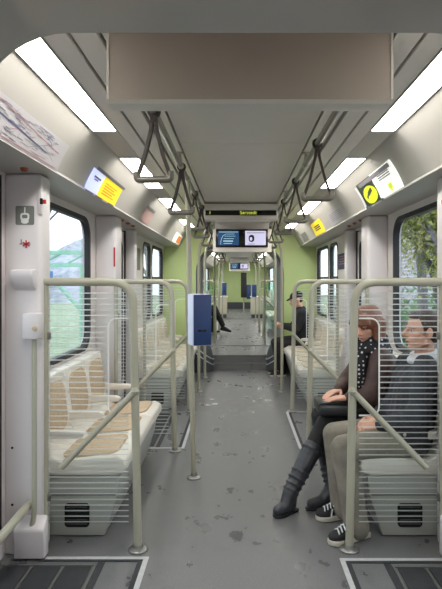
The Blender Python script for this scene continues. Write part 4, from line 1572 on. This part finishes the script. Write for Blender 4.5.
# --- person with crossed legs beyond the gangway on the left
zf = Z2
pose = dict(
    head=(-.90, 11.75, 1.36), neck=(-.93, 11.75, 1.21), chest=(-.96, 11.75, 1.04), pelvis=(-.95, 11.75, .745),
    shL=(-.94, 11.93, 1.14), shR=(-.94, 11.57, 1.14), elL=(-.86, 11.95, .90), elR=(-.86, 11.55, .90),
    wrL=(-.68, 11.82, .86), wrR=(-.68, 11.68, .86),
    hipL=(-.92, 11.83, .72), hipR=(-.92, 11.67, .72), knL=(-.54, 11.85, .70), knR=(-.55, 11.72, .80),
    anL=(-.60, 11.88, zf + .10), anR=(-.36, 11.80, .40), toeL=(-.46, 11.90, zf + .04), toeR=(-.24, 11.78, .31),
    F=(1.0, -.1, -.2))
hands = [((-.68, 11.82, .86), (1, -.4, -.2), (.1, .2, .9), -1, .5), ((-.68, 11.68, .86), (1, .4, -.2), (.1, -.2, .9), 1, .5)]
pl, J, (F, U, R) = person('person', (-.93, 11.75, zf), 'seated person in black far back on the left with one leg crossed into the aisle', pose,
                          dict(hands=hands, jacket=M_BLK, trousers=M_LEGG, vox=.014, hair_m=M_HAIRM))
h = MB(); c = J['head']
P = lambda f, u, r: c + F * f + U * u + R * r
sph(h, P(-.026, .042, 0), (.084, .096, .086), 16, 10, (R, F, U)); sph(h, P(-.06, -.01, 0), (.07, .055, .065), 14, 8, (R, F, U))
blob(h, 'hair', M_HAIRM, pl, .01, 2)
u = MB(); cap(u, (-.37, 11.80, .37), .045, (-.24, 11.78, .30), .036); cap(u, (-.40, 11.8, .33), .032, (-.2, 11.77, .285), .028)
blob(u, 'shoe', M_SHOE, pl, .01, 2)
sneaker(pl, (-.68, 11.88, zf), (-.43, 11.90, zf), False)

# ------------------------------------------------------------------ outside
M_ASPH = mat('street_asphalt', lin(128, 128, 128), 0.9, var=0.15, scale=2)
M_GRASS = mat('grass_verge', lin(150, 162, 138), 0.95, var=0.3, scale=3)
M_BARK = mat('bark_grey', lin(118, 114, 118), 0.9, var=0.25, scale=10)
M_LEAFY = mat('autumn_leaf', lin(170, 176, 96), 0.8, var=0.3, scale=4)
M_LEAFG = mat('hedge_leaf', lin(84, 126, 72), 0.8, var=0.3, scale=4)
M_MINT = mat('mint_green_steel', lin(146, 196, 176), 0.5, var=0.05)
M_SIGNB = mat('sign_blue', lin(90, 130, 190), 0.5)
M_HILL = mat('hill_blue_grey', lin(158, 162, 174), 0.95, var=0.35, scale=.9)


def brick_mat():
    m = bpy.data.materials.new('pale_lilac_brick')
    m.use_nodes = True
    nt = m.node_tree
    b = nt.nodes['Principled BSDF']; b.inputs['Roughness'].default_value = .9
    tc = nt.nodes.new('ShaderNodeTexCoord')
    mp = nt.nodes.new('ShaderNodeMapping'); mp.inputs['Rotation'].default_value = (PI / 2, 0, PI / 2)
    br = nt.nodes.new('ShaderNodeTexBrick')
    br.inputs['Scale'].default_value = 1.0
    br.inputs['Brick Width'].default_value = .5; br.inputs['Row Height'].default_value = .22
    br.inputs['Mortar Size'].default_value = .03
    br.inputs['Color1'].default_value = lin(176, 164, 178); br.inputs['Color2'].default_value = lin(160, 150, 168)
    br.inputs['Mortar'].default_value = lin(205, 202, 210)
    sx = nt.nodes.new('ShaderNodeSeparateXYZ'); cx = nt.nodes.new('ShaderNodeCombineXYZ')
    nt.links.new(tc.outputs['Object'], sx.inputs[0])
    nt.links.new(sx.outputs['Y'], cx.inputs['X']); nt.links.new(sx.outputs['Z'], cx.inputs['Y'])
    nt.links.new(cx.outputs[0], br.inputs['Vector'])
    nt.links.new(br.outputs['Color'], b.inputs['Base Color'])
    return m


M_BRICK = brick_mat()
GZ = -.95
o = MB().box(-60, 60, -20, 90, GZ - .2, GZ).build('ground', M_ASPH)
tag(o, 'grey street surface outside the tram windows', 'ground', kind='structure')
o = MB().box(-40, -5.2, 4, 70, GZ, GZ + .06).build('ground.001', M_GRASS); tag(o, 'grass verge outside the left windows', 'ground', kind='structure')
o = MB().box(3.6, 40, 4, 70, GZ, GZ + .06).build('ground.002', M_GRASS); tag(o, 'grass verge outside the right windows', 'ground', kind='structure')


def bare_tree(x, y, h, seed, label, leaves=0, leafm=None, tr=.16):
    r = random.Random(seed)
    t = thing('tree', (x, y, GZ), label, 'tree')
    tk = MB(); brn = MB()
    tips = []

    def grow(p, d, L_, rad, depth):
        q = p + d * L_
        (tk if depth == 0 else brn).tube([p, p.lerp(q, .5) + Vector((r.uniform(-.04, .04), r.uniform(-.04, .04), 0)) * L_, q], [rad, rad * .85, rad * .7], 7 if depth < 2 else 5)
        if depth >= 4:
            tips.append(q); return
        for k in range(3 if depth else 5):
            a = r.uniform(0, 2 * PI)
            sp = r.uniform(.4, .9)
            d2 = (d + Vector((math.cos(a) * sp, math.sin(a) * sp, r.uniform(-.1, .35)))).normalized()
            st = p.lerp(q, r.uniform(.55, 1.0) if depth else r.uniform(.5, 1.0))
            grow(st, d2, L_ * r.uniform(.5, .72), rad * .55, depth + 1)
        tips.append(q)
    grow(Vector((x, y, GZ)), Vector((r.uniform(-.05, .05), r.uniform(-.05, .05), 1)).normalized(), h * .5, tr, 0)
    tk.build('trunk', M_BARK, t)
    brn.build('branches', M_BARK, t)
    if leaves:
        lv = MB()
        for k in range(leaves):
            p = r.choice(tips) + Vector((r.gauss(0, .28), r.gauss(0, .28), r.gauss(0, .28)))
            a = Vector((r.gauss(0, 1), r.gauss(0, 1), r.gauss(0, 1))).normalized()
            b_ = a.orthogonal().normalized()
            sz = r.uniform(.035, .075)
            lv.add([p, p + a * sz + b_ * sz * .4, p + a * sz * 2, p + a * sz - b_ * sz * .4], [(0, 1, 2, 3)])
        fo = lv.build('foliage', leafm, t, smooth=False)
        fo['kind'] = 'stuff'


bare_tree(-6.2, 16.5, 10, 31, 'bare grey tree outside the near left window', tr=.09)
bare_tree(-10.5, 27.0, 11, 12, 'taller bare tree farther outside the left window', tr=.12)
bare_tree(-4.6, 27.0, 9, 13, 'bare tree standing far back outside the left windows')
bare_tree(4.95, 14.2, 9, 21, 'thick trunked tree with sparse yellow leaves outside the right window', 1500, M_LEAFY, .15)
bare_tree(3.95, 10.6, 5.0, 22, 'small tree full of yellow-green leaves outside the near right window', 22000, M_LEAFY, .09)
bare_tree(4.2, 34, 8, 23, 'yellow leaved tree far outside the right windows', 5000, M_LEAFY, .16)

# hedge on the right
t = thing('hedge', (5.4, 16, GZ), 'low green hedge outside the right windows', 'hedge')
lv = MB(); r = random.Random(5)
for k in range(5000):
    p = Vector((r.uniform(5.9, 6.7), r.uniform(11, 30), GZ + abs(r.gauss(0, .9)) * .9 + .1))
    a = Vector((r.gauss(0, 1), r.gauss(0, 1), r.gauss(0, 1))).normalized(); b_ = a.orthogonal().normalized(); sz = r.uniform(.08, .16)
    lv.add([p, p + a * sz + b_ * sz * .5, p + a * sz * 2, p + a * sz - b_ * sz * .5], [(0, 1, 2, 3)])
lv.build('foliage', M_LEAFG, t, smooth=False)['kind'] = 'stuff'
MB().box(6.1, 6.5, 11, 30, GZ, GZ + 1.0).build('inner_twigs', M_BARK, t)

# buildings
M_WINDK = mat('far_window_dark', lin(86, 92, 104), .2)
M_ROOF = mat('roof_grey', lin(120, 110, 112), .8)


def building(x0, x1, y0, y1, h, s, material, label):
    t = thing('building', ((x0 + x1) / 2, (y0 + y1) / 2, GZ), label, 'building')
    MB().box(x0, x1, y0, y1, GZ, h).build('walls', material, t)
    MB().box(x0 - .3, x1 + .3, y0 - .3, y1 + .3, h, h + .4).build('roof', M_ROOF, t)
    xf = x0 if s > 0 else x1
    y = y0 + 3
    while y < y1 - 2:
        for z in (GZ + 4.2, GZ + 7.4):
            if z + 1.6 < h:
                w = MB().box(xf - .06 * s, xf + .1 * s, y, y + 1.2, z, z + 1.6).build('window', M_WHITE, t)
                MB().box(xf - .08 * s, xf - .05 * s, y + .08, y + 1.12, z + .08, z + 1.52).build('pane', M_WINDK, w)
        y += 3.4


building(10.5, 18, 16, 48, 8.5, 1, M_BRICK, 'pale brick building outside the right windows')
building(-40, -26, 40, 62, 4.2, -1, M_HILL, 'long low bluish grey building far outside the left window')

# mint green steel footbridge outside the left window
t = thing('steel_footbridge', (-8, 22, GZ), 'mint green steel footbridge outside the near left window', 'bridge')
for z in (1.95, 2.45):
    MB().box(-18, -5.6, 20.9, 21.1, z, z + .16).build('beam', M_MINT, t)
k = 0
x = -17.0
while x < -6:
    MB().tube([(x, 21, 2.0), (x + 1.0, 21, 2.5)], .045, 6).build('truss_bar', M_MINT, t)
    x += 1.0
for x in (-15.5, -10.6, -6.2):
    MB().box(x - .09, x + .09, 20.92, 21.08, GZ, 1.95).build('post', M_MINT, t)
    MB().tube([(x, 21, .2), (x - 1.6, 21, 1.95)], .08, 8).build('brace', M_MINT, t)
t = thing('street_sign', (-6.9, 19, GZ), 'small blue street sign on a post outside the left window', 'sign')
MB().tube([(-6.9, 19, GZ), (-6.9, 19, 1.75)], .04, 8).build('post', M_STEEL, t)
MB().box(-7.15, -6.65, 18.93, 18.96, 1.45, 1.75).build('plate', M_SIGNB, t)

# wooded rise behind
mb = MB()
rr = random.Random(9)
rows = []
for i in range(9):
    row = []
    for j in range(24):
        x = -70 + j * 2.4
        y = 56 + i * 3
        z = GZ + (7.6 * math.sin(PI * i / 8 * .5)) * (1 + .2 * math.sin(j * 1.3) + rr.uniform(-.12, .12)) * (1 if x < -9 else max(0, (-x - 4) / 5))
        row.append((x, y, z))
    rows.append(row)
mb.grid(rows)
o = mb.build('hillside', M_HILL)
tag(o, 'bluish grey wooded rise on the skyline outside the left window', 'hillside', kind='structure')
